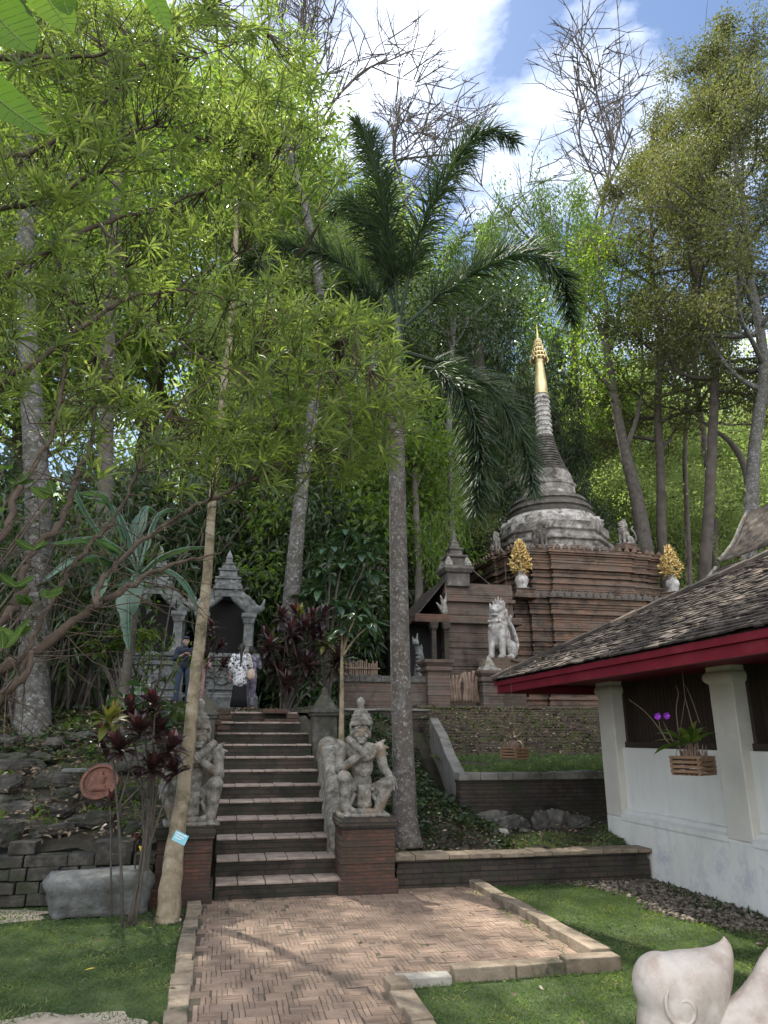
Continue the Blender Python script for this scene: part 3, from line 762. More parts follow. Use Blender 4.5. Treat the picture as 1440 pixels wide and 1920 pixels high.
p = at(600, 1398, 11.6); cap_pillar(p[0] + 0.05, 11.6, p[2], 'mossy pillar with pyramid cap to the right of the upper steps')
p = at(378, 1410, 11.6); cap_pillar(p[0], 11.6, p[2] - 0.1, 'stone pillar half hidden behind the leaning pale trunk', h=0.78, w=0.17)
t = thing('stair_balustrade', 'thick curved grey balustrade with a white rounded end, right of the steps', 'balustrade', (1.38, 8.9, 0.6))
P = smoothpath([(0.0, 0.0, 0.0), (0.02, 0.35, 0.3), (0.04, 0.75, 0.58), (0.05, 1.15, 0.78), (0.06, 1.5, 0.86), (0.08, 1.8, 0.72)], 5)
pr = [capsule(P[i], P[i + 1], 0.145, 0.145, 10) for i in range(0, len(P) - 1, 2)] + [xf(box(-.13, .13, -.1, 1.75, -.9, 0.02), (0.02, 0, 0), (0, 0, -0.03))]
pr += [capsule(P[i] - [0, 0, dz], P[i + 2] - [0, 0, dz], 0.13, 0.13, 8) for i in range(0, len(P) - 2, 3) for dz in (0.2, 0.4, 0.6)]
fused('rail', pr, 0.02, MAT['stone'], t, 22)
# crumbling brick stubs either side of the top steps
for px, py, y, lab in ((398, 1352, 12.3, 'crumbling brick stub at the left end of the top step'), (527, 1350, 12.5, 'crumbling reddish brick stub at the right end of the top step')):
    p = at(px, py, y); t = thing('brick_stub', lab, 'brick stub', (p[0], y, p[2] - 0.3))
    mb = MB()
    for k in range(6):
        for q in range(3):
            if k > 3 and rng.random() < 0.4: continue
            mb.add(*xf(box(-.1, .1, -.09, .09, 0, .075), ((q - 1) * .19 + rng.normal() * .015, rng.normal() * .02, k * .08), (0, 0, rng.normal() * .06)))
    mb.build('bricks', MAT['brick_old'], t, bevel=0.01)

# ------------------------------------------------------------------ left bank: rubble wall, rocks, big block
t = thing('rubble_wall', 'low dark wall of rough blocks along the foot of the left bank', 'wall', (-1.0, 8.6, 0))
mb = MB()
for k in range(5):
    x = -11.0
    while x < -0.64:
        l = 0.16 + rng.random() * 0.26; l = min(l, -0.58 - x)
        h = 0.115
        if k == 4 and rng.random() < 0.45: x += l; continue
        y = -0.13 - 0.16 * max(0, (-x - 1) * 0.0) + rng.normal() * 0.018 + k * 0.02
        b = box(x + 1.0 + .006, x + l + 1.0 - .006, y, y + 0.34, k * h, k * h + h - 0.008 + rng.normal() * 0.006)
        c = b[0].mean(0); mb.add(*xf((b[0] - c, b[1]), c, (rng.normal() * .02, rng.normal() * .025, rng.normal() * .02))); x += l
mb.build('blocks', MAT['rock'], t, bevel=0.009)

def rock_mesh(seed, sx, sy, sz, mat, n=14, rough=0.16, boxy=0.55):
    r = np.random.default_rng(seed)
    V, F = ellips((0, 0, 0), (1, 1, 1), n=n * 2)
    d = unit(V)
    cube = d / np.abs(d).max(1, keepdims=True)
    V = d * (1 - boxy) + cube * boxy
    for f in (1.7, 3.3, 6.1):
        ph = r.random(3) * 9
        V += d * (rough / f * 1.7) * (np.sin(V[:, 0] * f + ph[0]) * np.sin(V[:, 1] * f * 1.2 + ph[1]) + np.sin(V[:, 2] * f * 1.4 + ph[2]))[:, None] * 0.6
    V *= (sx, sy, sz)
    mb = MB(); mb.add(V, F); return mb
def broken(seed):
    r = np.random.default_rng(seed); V, F = ellips((0, 0, 0), (1, 1, 1), n=18)
    d = unit(V); Nn = rdir(r, 16); Nn[:6] = [(1, 0, 0), (-1, 0, 0), (0, 1, 0), (0, -1, 0), (0, 0, 1), (0, 0, -1)]; Nn[:6] = unit(Nn[:6] + r.normal(size=(6, 3)) * .16)
    off = np.concatenate([r.uniform(.66, .9, 6), r.uniform(.8, 1.05, 10)])
    V = d * np.min(np.where(d @ Nn.T > .05, off / np.maximum(d @ Nn.T, .05), 9), 1)[:, None]
    V *= (1 + .05 * r.normal(size=len(V)))[:, None]
    m = MB(); m.add(V * (.52, .4, .5), F); return m
protos = [broken(20 + k).build('rock', MAT['rock']) for k in range(7)]
used = [False] * 7
G = 'dark rocks laid on the left bank'
count = 0
for row in range(9):
    y = 8.98 + row * 0.34
    x = -3.7 + rng.random() * 0.3
    while x < -0.35:
        sx = 0.28 + rng.random() * 0.42
        if x + sx > -0.3 or rng.random() < 0.13 + 0.03 * row: x += sx * 0.6; continue
        k = int(rng.integers(7))
        yy = y + rng.normal() * 0.11; cx = x + sx / 2
        o = protos[k] if not used[k] else protos[k].copy()
        if used[k]: COL.objects.link(o)
        used[k] = True
        o.location = (cx, yy, H(cx, yy) + 0.03); o.scale = (sx * 1.1, 0.3 + rng.random() * 0.3, 0.14 + rng.random() * 0.16)
        o.rotation_euler = (rng.normal() * 0.15, rng.normal() * 0.13, rng.normal() * 0.3)
        tag(o, 'dark flat weathered rock laid in rows on the left bank', 'rock', G); count += 1
        x += sx * (0.85 + rng.random() * 0.25)
o = rock_mesh(60, 0.46, 0.24, 0.19, 'boulder', n=26, rough=0.12, boxy=0.78).build('stone_block', MAT['boulder'], smooth=True)
o.location = (-1.05, 8.12, 0.17); o.rotation_euler = (0.02, -0.03, 0.13)
tag(o, 'big pale grey stone block lying on the grass at the left wall', 'stone')
p = at(150, 1446, 9.6); o = rock_mesh(61, 0.2, 0.13, 0.03, 'boulder', rough=0.1).build('stone_slab', MAT['boulder'], smooth=True)
o.location = p; tag(o, 'pale flat slab lying beside the terracotta disc', 'stone')
p = at(690 / 2.866, 1045 + 7, 9)
# rocks on the right, below the retaining wall
for k, (px, py, sx, sz) in enumerate([(925, 1538, .34, .12), (975, 1525, .22, .13), (1013, 1515, .14, .2), (1045, 1532, .24, .17), (1085, 1540, .26, .09), (950, 1515, .2, .11), (990, 1548, .2, .06)]):
    p = at(px, py, 10.05 - 0.04 * k)
    o = broken(70 + k).build('rock', MAT['rock_grey']); o.scale = (sx * 1.5, .32, sz * 2.0)
    o.location = (p[0], p[1], H(p[0], p[1]) + sz * 0.4); o.rotation_euler = (0, rng.normal() * .2, rng.normal() * .4)
    tag(o, ['long low rock at the left of the heap under the retaining wall', 'squat rock in the middle of the heap under the retaining wall', 'upright pointed rock standing in the heap under the retaining wall',
            'largest rounded boulder of the heap under the retaining wall', 'flat rock nearest the white building under the retaining wall', 'rock leaning behind the long low one under the retaining wall', 'small flat rock in front of the heap under the retaining wall'][k], 'rock', 'rocks under the retaining wall')
p = at(935, 1567, 9.4); o = rock_mesh(80, .13, .1, .05, 'boulder').build('rock', MAT['stone_white'], smooth=True); o.location = (p[0], p[1], H(p[0], p[1]) + .02)
tag(o, 'single pale stone lying in the grass above the low blackened wall', 'rock')
# terracotta disc
p = at(187, 1467, 9.35); t = thing('terracotta_disc', 'round terracotta relief disc propped on the left bank', 'plaque', p, 0.0)
t.rotation_euler = (rad(62), 0, rad(-8))
mb = MB(); mb.add(*lathe([(0, -.03), (.205, -.03), (.215, -.01), (.21, .03), (.175, .035), (.165, .01), (0, .012)], 40)); mb.build('disc', MAT['terracotta'], t, smooth=False)
pr = [ellips((0, -.085, .014), (.10, .03, .03)), ellips((0, -.06, .014), (.085, .035, .03)), ellips((0, .0, .014), (.062, .085, .034)), ellips((0, .05, .014), (.07, .03, .03)), ellips((0, .098, .014), (.028, .032, .03)), ellips((0, .132, .014), (.014, .022, .016))]
for k in range(22): a_ = k * 6.283 / 22; pr.append(ellips((.142 * math.cos(a_), .142 * math.sin(a_), .012), (.013, .013, .01), n=8))
fused('relief', pr, 0.008, MAT['terracotta'], t)

# ================================================================== STUPA
rng = np.random.default_rng(21)
SX, SY, SZ = 10.95, 22.9, 2.3
stupa = thing('stupa', 'tall weathered brick stupa with white bell, ringed spire and gilded tip', 'stupa', (SX, SY, SZ))
def redent(a, z, e=0.13):
    b1, b2 = a - 1.35, a - 0.72
    q = [(a, b1), (a - e, b1), (a - e, b2), (a - 2 * e, b2), (a - 2 * e, a - 2 * e), (b2, a - 2 * e), (b2, a - e), (b1, a - e), (b1, a)]
    P = []
    for k in range(4):
        c, s = [(1, 0), (0, 1), (-1, 0), (0, -1)][k]
        P += [(c * x - s * y, s * x + c * y, z) for x, y in q]
    return np.array(P)
def tier(name, prof_fn, z0, z1, h=0.075):
    rings = []; z = z0; k = 0
    while z < z1 - 1e-3:
        zz = min(z + h * (0.8 + rng.random() * 0.4), z1)
        a = prof_fn((z - z0) / (z1 - z0)) + rng.normal() * 0.02 + (0.05 if k % 6 == 0 else 0)
        j = rng.normal(size=(36, 2)) * 0.008
        r0, r1 = redent(a, z + 0.012), redent(a, zz)
        r0[:, :2] += j; r1[:, :2] += j
        r2 = redent(a - 0.035, zz + 0.001); 
        rings += [r0, r1, r2]; z = zz + 0.002; k += 1
    m = MB(); m.add(*loft(rings)); return m.build(name, MAT['brick_stupa'], stupa)
tier('plinth', lambda t: 3.45 - 0.35 * t, -0.2, 0.9)
tier('lower_tier', lambda t: 2.93 - 0.10 * math.sin(t * math.pi) + 0.10 * max(0, t - .8) * 5 + 0.2 * max(0, .2 - t) * 5, 0.9, 3.28)
tier('upper_tier', lambda t: 2.68 + 0.18 * abs(t - .45) ** 1.3 + 0.10 * max(0, t - .8) * 5, 3.28, 4.82)
t8 = math.pi / 8
mb = MB(); mb.add(*loft([circ(8, r * 1.05, z, ph=t8) for r, z in [(2.35, 4.78), (2.35, 4.95), (2.12, 5.0), (2.05, 5.2), (1.9, 5.25), (1.9, 5.42), (2.0, 5.46), (2.0, 5.58), (1.78, 5.62), (1.76, 5.78), (1.86, 5.84), (1.86, 6.12), (1.72, 6.15)]]))
mb.build('octagonal_base', MAT['stucco_band'], stupa, bevel=0.02)
mb = MB()                                   # ragged white lotus band
rings = []
for r, z, am in [(1.74, 6.13, 0), (1.76, 6.28, .02), (1.70, 6.42, .05), (1.58, 6.46, .0), (1.5, 6.6, 0)]:
    c = circ(72, r, z); k = 1 + am * (np.arange(72) % 3 - 1) / 1.5 + rng.normal(size=72) * am * .5
    c[:, 0] *= k; c[:, 1] *= k; rings.append(c)
mb.add(*loft(rings)); mb.build('lotus_band', MAT['stone_white'], stupa)
def round_part(name, prof, mat, serr=None, n=60):
    rings = []
    for q, (r, z) in enumerate(prof):
        c = circ(n, r, z)
        if serr and q in serr:
            k = 1 + 0.035 * np.sin(np.arange(n) * 2 * math.pi / n * 30); c[:, 0] *= k; c[:, 1] *= k
        rings.append(c * [1, 1, 1] + np.stack([rng.normal(size=n) * .006, rng.normal(size=n) * .006, rng.normal(size=n) * .004], 1))
    m = MB(); m.add(*loft(rings)); return m.build(name, MAT[mat], stupa, smooth=False)
round_part('moulded_rings', [(1.52, 6.58), (1.55, 6.66), (1.38, 6.7), (1.38, 6.8), (1.46, 6.84), (1.43, 6.96), (1.28, 7.0), (1.28, 7.08), (1.35, 7.12), (1.28, 7.24), (1.15, 7.28), (1.05, 7.34)], 'stucco_dark', (4, 5, 8, 9))
round_part('bell', [(0.98, 7.32), (1.0, 7.42), (0.94, 7.5), (0.93, 7.72), (0.97, 7.76), (0.97, 7.84), (0.90, 7.88), (0.88, 8.05), (0.82, 8.25), (0.76, 8.33), (0.78, 8.37)], 'stucco_band')
pr = [(0.78, 8.36)]; nr = 13
for k in range(nr):
    f0 = k / nr; z = 8.38 + 1.42 * f0; r = 0.74 - 0.44 * f0 ** 0.75; d = 1.42 / nr
    pr += [(r * .88, z), (r, z + d * .25), (r, z + d * .62), (r * .87, z + d * .8)]
pr += [(0.27, 9.82)]
round_part('ringed_cone', pr, 'stucco_dark', n=36)
pr = []
for k in range(9):
    z = 9.8 + k * 0.19; r = 0.275 - 0.003 * k
    pr += [(r, z), (r * 1.1, z + .03), (r * 1.04, z + .09), (r * 0.95, z + .13), (r * .97, z + .18)]
mb = MB()
rings = []
for q, (r, z) in enumerate(pr):
    c = circ(32, r, z); k = 1 + 0.06 * (np.arange(32) % 2) * (1 if q % 5 in (1, 2) else 0) - 0.03 * (np.arange(32) % 4 == 0); c[:, 0] *= k; c[:, 1] *= k; rings.append(c)
mb.add(*loft(rings)); mb.build('petalled_column', MAT['stone_white'], stupa)
mb = MB(); mb.add(*lathe([(0.26, 11.5), (0.27, 11.55), (0.24, 11.6), (0.225, 12.0), (0.18, 12.5), (0.15, 12.9), (0.19, 12.95), (0.13, 13.05)], 24)); mb.build('gilded_bud', MAT['gold_spire'], stupa, smooth=True)
mb = MB()
pr = []
for k in range(5):
    z = 13.0 + k * 0.2; r = 0.34 - 0.055 * k
    pr += [(.05, z + .01), (r, z), (r * .98, z + .05), (r * .55, z + .1), (.05, z + .13)]
mb.add(*lathe(pr + [(0.01, 14.5)], 20))
for k in range(5):
    z = 13.0 + k * 0.2; r = 0.34 - 0.055 * k
    for q in range(14):
        a = q * 2 * math.pi / 14; mb.add(*xf(ellips((0, 0, 0), (.025, .025, .06), n=6), (r * math.cos(a), r * math.sin(a), z - .05)))
mb.build('tiered_umbrella', MAT['gold_spire'], stupa)
# antefix rows along the tier edges
def antefix_mesh(s):
    return loft([[(-s, -.03, 0), (s, -.03, 0), (s, .05, 0), (-s, .05, 0)], [(-s * .95, -.035, s * .55), (s * .95, -.035, s * .55), (s * .95, .04, s * .55), (-s * .95, .04, s * .55)], [(-.015, -.02, s * 1.7), (.015, -.02, s * 1.7), (.015, .02, s * 1.7), (-.015, .02, s * 1.7)]])
def antefix_row(a, z, s, n, mat):
    first = None
    for side in range(2):
        for k in range(n):
            f = (k + .5) / n * 2 - 1
            e = 0.0 if abs(f * a) < a - 1.35 else (0.13 if abs(f * a) < a - .72 else .26)
            if abs(f) * a > a - .2: continue
            if first is None:
                m = MB(); m.add(*antefix_mesh(s)); o = first = m.build('antefix', MAT[mat], stupa)
            else:
                o = first.copy(); COL.objects.link(o)
            if rng.random() < 0.06: o.scale = (1, 1, .5)
            o.location = (f * a, -(a - e) + .04, z) if side == 0 else (-(a - e) + .04, f * a, z)
            o.rotation_euler = (0, rng.normal() * .04, 0 if side == 0 else -math.pi / 2)
antefix_row(3.05, 3.29, 0.105, 26, 'stucco_dark')
antefix_row(2.85, 4.83, 0.085, 22, 'brick_stupa')
o = None
# corner stubs on the lower tier
# ------------------------------------------------------------------ golden flower vases
def vase(loc, label):
    t = thing('golden_flower_vase', label, 'flower vase', loc, group='golden flower vases on the stupa corners')
    mb = MB(); mb.add(*loft([rect(-r, r, -r, r, z) for r, z in [(.42, -.32), (.42, -.2), (.34, -.18), (.34, -.05), (.38, -.03), (.38, .0)]])); mb.build('plinth', MAT['brick_stupa'], t, bevel=.02)
    mb = MB(); mb.add(*lathe([(.001, .0), (.24, .01), (.24, .05), (.15, .1), (.2, .2), (.235, .32), (.2, .44), (.12, .5), (.11, .56), (.17, .62), (.16, .64)], 24)); mb.build('pot', MAT['stone_white'], t, smooth=True)
    mb = MB(); n = 330
    z = .6 + 1.02 * rng.random(n) ** 1.1; rr = np.where(z < .85, .2 + (z - .6) * .7, .38 * (1 - (z - .85) / .85) ** .75) * (0.35 + 0.65 * rng.random(n) ** .4)
    a = rng.random(n) * 6.283
    for k in range(n):
        c = np.array([rr[k] * math.cos(a[k]), rr[k] * math.sin(a[k]), z[k]])
        mb.add(*ellips(c, (.032, .032, .045), rng.normal(size=3), n=6))
    P = np.stack([rr * np.cos(a), rr * np.sin(a), z], 1)
    V, F = leaves(P, unit(P - [0, 0, .7]) + rng.normal(size=(n, 3)) * .3, rdir(rng, n), .15, .06); mb.add(V, F)
    mb.add(*tube([(0, 0, .5), (0, 0, 1.75)], [.05, .008], 6))
    mb.build('bouquet', MAT['gold'], t)
    return t
v1 = vase(at(979, 1106, 20.0), 'golden flower vase nearest the white lion, on the left stupa corner')
p = at(1263, 1112, 20.0); v1.scale = (.9,) * 3; dup(v1, p, .7, 'golden flower vase just above the ridge of the dark tiled roof')

# ------------------------------------------------------------------ guardian lions
def lion(loc, s, mat, label, rz=0, group=None):
    t = thing('guardian_lion', label, 'lion statue', loc, rz, group)
    pr = [ellips((0, .05, .55), (.25, .26, .36), (.25, 0, 0)), ellips((0, -.08, .72), (.23, .2, .24)), ellips((0, .34, .30), (.25, .30, .27)),
          ellips((0, -.06, 1.0), (.19, .18, .22)), ellips((0, -.12, 1.16), (.165, .18, .15)), ellips((0, -.26, 1.11), (.10, .12, .075)), ellips((0, -.25, 1.02), (.085, .1, .035)),
          ellips((0, -.37, 1.14), (.04, .03, .03))]
    for sg in (-1, 1):
        pr += [capsule((sg * .13, -.14, .62), (sg * .135, -.18, .1), .095, .07), ellips((sg * .135, -.23, .06), (.085, .12, .06)),
               ellips((sg * .22, .22, .25), (.12, .25, .22)), ellips((sg * .25, .02, .06), (.075, .17, .06)), ellips((sg * .09, -.25, 1.21), (.04, .03, .035)),
               capsule((sg * .15, -.03, 1.22), (sg * .19, -.02, 1.34), .045, .02)]
        for q in range(5): pr.append(ellips((sg * (.135 + (q - 2) * .03), -.33, .04), (.018, .03, .03), n=8))
        for q in range(7):
            a = -1.2 + q * .42; pr.append(ellips((sg * (.14 + .06 * math.cos(a)), .02, .98 + .2 * math.sin(a)), (.055, .06, .055), n=8))
    for q in range(5):
        pr.append(capsule(((q - 2) * .045, -.02 + .02 * abs(q - 2), 1.26), ((q - 2) * .07, .06, 1.52 - .05 * abs(q - 2)), .045, .012))
    for q in range(8): pr.append(ellips(((q % 4 - 1.5) * .09, -.26 + .02 * (q // 4), .88 - .12 * (q // 4)), (.05, .035, .05), n=8))
    tl = smoothpath([(.1, .6, .15), (.16, .74, .4), (.1, .72, .75), (.05, .58, .95), (.05, .68, 1.1)], 4)
    pr += [capsule(tl[i], tl[i + 1], .06, .055, 8) for i in range(len(tl) - 1)]
    pr = [(V * s, F) for V, F in pr]
    fused('body', pr, 0.018 * s, MAT[mat], t, 2)
    mb = MB(); mb.add(*loft([rect(-r * s, r * s, -.42 * s, .75 * s, z * s) for r, z in [(.36, -.3), (.36, -.06), (.4, -.05), (.4, .012)]])); mb.build('plinth', MAT['brick_stupa' if mat != 'stucco_dark' else 'stucco_dark'], t, bevel=.01)
    return t
p = at(938, 1238, 16.5); L0 = lion(p, 1.02, 'stone_white', 'white guardian lion sitting upright below the left golden vase', rad(-42))
G = 'small lion statues on the upper stupa tier'
p = at(1016, 1026, 20.55); lion(p, 0.62, 'stucco_dark', 'blackened lion statue at the left front corner of the octagonal base', rad(20), G)
p = at(1172, 1022, 21.0); l2 = lion(p, 0.62, 'stucco_band', 'grey lion statue facing left at the right end of the upper stupa tier', rad(-70), G)
p = at(931, 1034, 22.5); dup(l2, p, rad(15), 'small pale lion statue at the far left edge of the upper stupa tier', 0.8)

# ------------------------------------------------------------------ brick gate shrine left of the stupa
t = thing('brick_shrine', 'old brick shrine with dark doorway and tiled roof left of the stupa', 'shrine', (5.4, 17.5, 2.2))
rings = []; z = -.3
while z < 3.1:
    e = rng.normal() * .008; zz = z + .075
    rings += [rect(-.05 - e, 1.75 + e, -e, 2.6, z + .008), rect(-.05 - e, 1.75 + e, -e, 2.6, zz)]; z = zz
mb = MB(); mb.add(*loft(rings)); mb.build('wall', MAT['brick_court'], t)
mb = MB(); mb.add(*box(-.02, 1.95, -.12, 2.6, 2.1, 2.28)); mb.add(*box(-.06, 1.8, -.1, -.02, 2.65, 2.75)); mb.add(*box(.9, 1.85, -.35, -.01, -.3, 1.2)); mb.build('cornice', MAT['brick_court'], t, bevel=.02)
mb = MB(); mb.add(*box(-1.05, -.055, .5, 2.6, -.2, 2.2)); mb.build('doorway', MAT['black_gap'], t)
for x in (-.10, -.42):
    mb = MB(); mb.add(*loft([rect(x - r, x + r, -.12 - r, -.12 + r, z) for r, z in [(.1, -.2), (.1, .1), (.065, .14), (.055, 1.9), (.09, 1.95), (.11, 2.1)]])); mb.build('door_post', MAT['brick_dark'], t, bevel=.01)
mb = MB(); mb.add(*box(-.9, .0, -.16, .45, 2.1, 2.3)); mb.build('lintel', MAT['brick_old'], t, bevel=.02)
pr = [ellips((-.12, -.1, 2.42), (.10, .08, .14)), capsule((-.12, -.1, 2.5), (-.22, -.12, 2.78), .075, .02), capsule((-.18, -.1, 2.42), (-.32, -.1, 2.6), .05, .02), capsule((-.1, -.1, 2.6), (-.06, -.1, 2.86), .045, .012)]
fused('roof_finial', pr, .016, MAT['stone'], t)
mb = MB()                                                   # tiled porch roof sloping down to the left
for k in range(15):
    f0 = k / 15; x = -1.05 + 1.05 * f0; z = 2.0 + 1.25 * f0
    mb.add(*xf(box(-.06, .05, -.0, 2.7, -.012, .02), (x, .05, z), (0, -.7, 0)), var=rng.random() * .8)
mb.add(*loft([[(-1.1, .1, 1.9), (-.02, .1, 3.2), (-.02, 2.7, 3.2), (-1.1, 2.7, 1.9)], [(-1.1, .1, 1.97), (-.02, .1, 3.27), (-.02, 2.7, 3.27), (-1.1, 2.7, 1.97)]]), var=.2)
rf = mb.build('roof', MAT['roof'], t)
mb = MB()
for k in range(10):
    f0 = k / 10; mb.add(*xf(box(-.06, .06, 0, 1.6, -.012, .02), (1.35 - 1.0 * f0 + .3, .3, 2.9 + .8 * f0), (0, .7, 0)), var=rng.random())
mb.build('far_roof', MAT['roof'], t)
pin = MB(); pin.add(*loft([rect(.28 - r, .28 + r, .2 - r, .2 + r, z) for r, z in [(.30, 3.05), (.30, 3.38), (.35, 3.41), (.40, 3.5), (.38, 3.56), (.25, 3.6), (.23, 3.8), (.29, 3.83), (.29, 3.88), (.18, 3.9), (.16, 4.02), (.2, 4.05), (.2, 4.08), (.12, 4.1), (.1, 4.22), (.12, 4.25), (.06, 4.3), (.05, 4.42), (.01, 4.62)]]))
pin.build('pinnacle', MAT['stucco_dark'], t, bevel=.01)
mb = MB()
for sx in (-1, 1):
    for sy in (-1, 1): mb.add(*loft([rect(0.28 + sx * .25 - r, .28 + sx * .25 + r, .2 + sy * .25 - r, .2 + sy * .25 + r, z) for r, z in [(.1, 3.585), (.09, 3.66), (.01, 3.86)]]))
mb.build('pinnacle_leaves', MAT['stone'], t)
# crouching carved figures by the doorway
p = at(783, 1232, 16.6); q = thing('naga_carving', 'small grey naga carving left of the brick shrine doorway', 'carving', p)
pr = [capsule((0, 0, -.5), (.05, -.05, .0), .12, .09), capsule((.05, -.05, 0), (-.06, -.12, .25), .09, .06), ellips((-.08, -.16, .3), (.08, .11, .07)), capsule((-.05, -.1, .32), (0, -.02, .55), .05, .012), capsule((-.1, -.1, .32), (-.12, 0, .48), .04, .012)] + [capsule((.08, .0, -.3 + .1 * k), (.2 - .02 * k, .02, -.2 + .1 * k), .05, .012) for k in range(6)] + [ellips((-.02, -.12, -.3 + .09 * k), (.07, .04, .04)) for k in range(6)]
fused('carving', pr, .015, MAT['stone_shrine'], q)

# ================================================================== two carved grey shrines
def shrine(cx, label):
    t = thing('carved_shrine', label, 'shrine', (cx, 20.0, 2.3), group='carved grey shrines at the top of the stairs')
    W_ = .86
    mb = MB(); mb.add(*loft([rect(-W_ - e, W_ + e, -e, 1.6, z) for e, z in [(.1, -.4), (.1, .28), (.06, .3), (.06, .36), (0, .38), (0, 1.2), (.04, 1.22), (.04, 1.28), (.09, 1.3), (.09, 1.4)]])); b = mb.build('base', MAT['stone_shrine'], t, bevel=.015)
    mb = MB()                                   # carved panel frame and relief
    for x0, x1, z0, z1 in ((-.7, .7, 1.08, 1.14), (-.7, .7, .46, .52), (-.7, -.64, .52, 1.08), (.64, .7, .52, 1.08)): mb.add(*box(x0, x1, -.05, .02, z0, z1))
    for k in range(26):
        x = rng.uniform(-.5, .5); mb.add(*ellips((x, -.01, .8 + rng.normal() * .08), (.05 + rng.random() * .06, .035, .03), (0, rng.normal(), 0), n=8))
    mb.add(*xf(tube([(.2 * math.cos(a), 0, .2 * math.sin(a)) for a in np.linspace(0, 6.28, 20)], .028, 6, False), (0, -.015, .8)))
    mb.build('relief_panel', MAT['stone_shrine'], b)
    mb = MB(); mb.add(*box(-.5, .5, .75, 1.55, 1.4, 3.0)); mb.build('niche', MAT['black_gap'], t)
    for x0 in (-.78, .5):
        mb = MB(); mb.add(*box(x0, x0 + .28, .5, 1.58, 1.4, 2.6)); mb.build('side_wall', MAT['stone_shrine'], t)
    for s in (-1, 1):
        mb = MB(); mb.add(*loft([rect(s * .62 - r, s * .62 + r, .2 - r, .2 + r, z) for r, z in [(.17, 1.4), (.17, 1.48), (.12, 1.52), (.11, 2.2), (.14, 2.25), (.17, 2.36), (.2, 2.4), (.2, 2.5)]])); mb.build('column', MAT['stone_shrine'], t, bevel=.01)
    pr = []
    for s in (-1, 1):
        A = smoothpath([(s * .66, .2, 2.48), (s * .56, .2, 2.62), (s * .36, .2, 2.78), (s * .16, .2, 2.98), (s * .04, .2, 3.3)], 6)
        pr += [capsule(A[i], A[i + 1], .09, .09, 8) for i in range(len(A) - 1)]
        for i in range(0, len(A)):
            for q in range(3):
                o = unit(np.array([s * .8, 0, .7])) * (.08 + .085 * q)
                pr.append(ellips(A[i] + o + rng.normal(size=3) * [.03, .03, .03], (.075, .07, .075) + rng.normal(size=3) * .015, rng.normal(size=3), n=8))
        pr += [capsule((s * .72, .18, 2.5), (s * .98, .16, 2.66), .1, .07), capsule((s * .95, .16, 2.64), (s * 1.02, .16, 2.9), .07, .03), ellips((s * .8, .15, 2.62), (.15, .1, .13))]
    fused('arch', pr, .026, MAT['stone_shrine'], t, 1)
    prof = [(.34, 2.95), (.34, 3.12), (.4, 3.15), (.4, 3.2), (.3, 3.22), (.3, 3.42), (.35, 3.45), (.35, 3.5), (.24, 3.52), (.24, 3.68), (.28, 3.7), (.28, 3.75), (.17, 3.77), (.17, 3.88), (.2, 3.9), (.1, 3.95), (.08, 4.06), (.1, 4.08), (.005, 4.34)]
    mb = MB(); mb.add(*loft([rect(-r, r, .45 - r, .45 + r, z) for r, z in prof])); mb.build('spire', MAT['stone_shrine'], t, bevel=.01)
    mb = MB()
    for r, z, h in ((.31, 3.21, .17), (.25, 3.51, .14), (.18, 3.76, .1)):
        for k in (-1, 0, 1): mb.add(*loft([[(k * r * .7 - w, .45 - r - .03, z + zz), (k * r * .7 + w, .45 - r - .03, z + zz), (k * r * .7 + w, .45 - r + .05, z + zz), (k * r * .7 - w, .45 - r + .05, z + zz)] for w, zz in ((.07, .012), (.065, h * .5), (.006, h))]))
    mb.build('spire_leaves', MAT['stone_shrine'], t)
    return t
s1 = shrine(-0.08, 'carved grey shrine with spire and arched niche, behind the woman in the printed top')
dup(s1, (-1.93, 20.0, 2.3), 0, 'carved grey shrine behind banana leaves, left of the man in navy')

# ================================================================== white building with tiled roof
rng = np.random.default_rng(5)
wb = thing('white_building', 'white plastered pavilion with red eave boards and dark tiled hip roof', 'building', (5.05, 9.5, 0))
mb = MB(); mb.add(*box(0.0, .4, -13, 0, -.1, .612)); mb.build('wall', MAT['wall_white'], wb, bevel=.012)
mb = MB(); mb.add(*box(.095, .35, -13, -.02, .613, 1.455)); mb.add(*box(.35, 5.2, -.3, -.01, .612, 2.3)); mb.build('panel', MAT['wall_white'], wb)
def pil(y0, y1, first=False):
    m = MB(); m.add(*loft([rect(-e, .34, y0 - e, y1 + e * (0 if first else 1), z) for e, z in [(.0, .613), (.0, 2.12), (.035, 2.15), (.045, 2.19), (.035, 2.23), (.01, 2.25), (.01, 2.7)]])); return m.build('pillar', MAT['cream'], wb, bevel=.012)
ys_ = [(-.4, -.005), (-2.84, -2.46), (-5.3, -4.92), (-7.76, -7.38), (-10.2, -9.84)]
for q, (a_, b_) in enumerate(ys_): pil(a_, b_, q == 0)
for q in range(4):
    y1 = ys_[q][0] - .002; y0 = ys_[q + 1][1] + .002
    m = MB(); m.add(*loft([[(-.02, y, .585), (.095, y, .613), (.095, y, .715), (.05, y, .70), (.03, y, .665), (-.02, y, .64)] for y in (y0, y1)])); m.build('ledge', MAT['wall_white'], wb)
    m = MB()
    w_ = m
    m.add(*box(.13, .3, y0, y1, 1.457, 1.53)); m.add(*box(.15, .3, y0, y1, 2.56, 2.66)); m.add(*box(.15, .3, y1 - .05, y1, 1.53, 2.56)); m.add(*box(.15, .3, y0, y0 + .05, 1.53, 2.56)); wi = m.build('window', MAT['dark_wood'], wb, bevel=.006)
    m = MB(); n_ = 24
    for k in range(n_):
        y = y0 + .05 + (y1 - y0 - .1) * (k + .5) / n_; m.add(*box(.27, .30, y - .036, y + .036, 1.53, 2.56))
    m.build('slats', MAT['dark_wood'], wi)
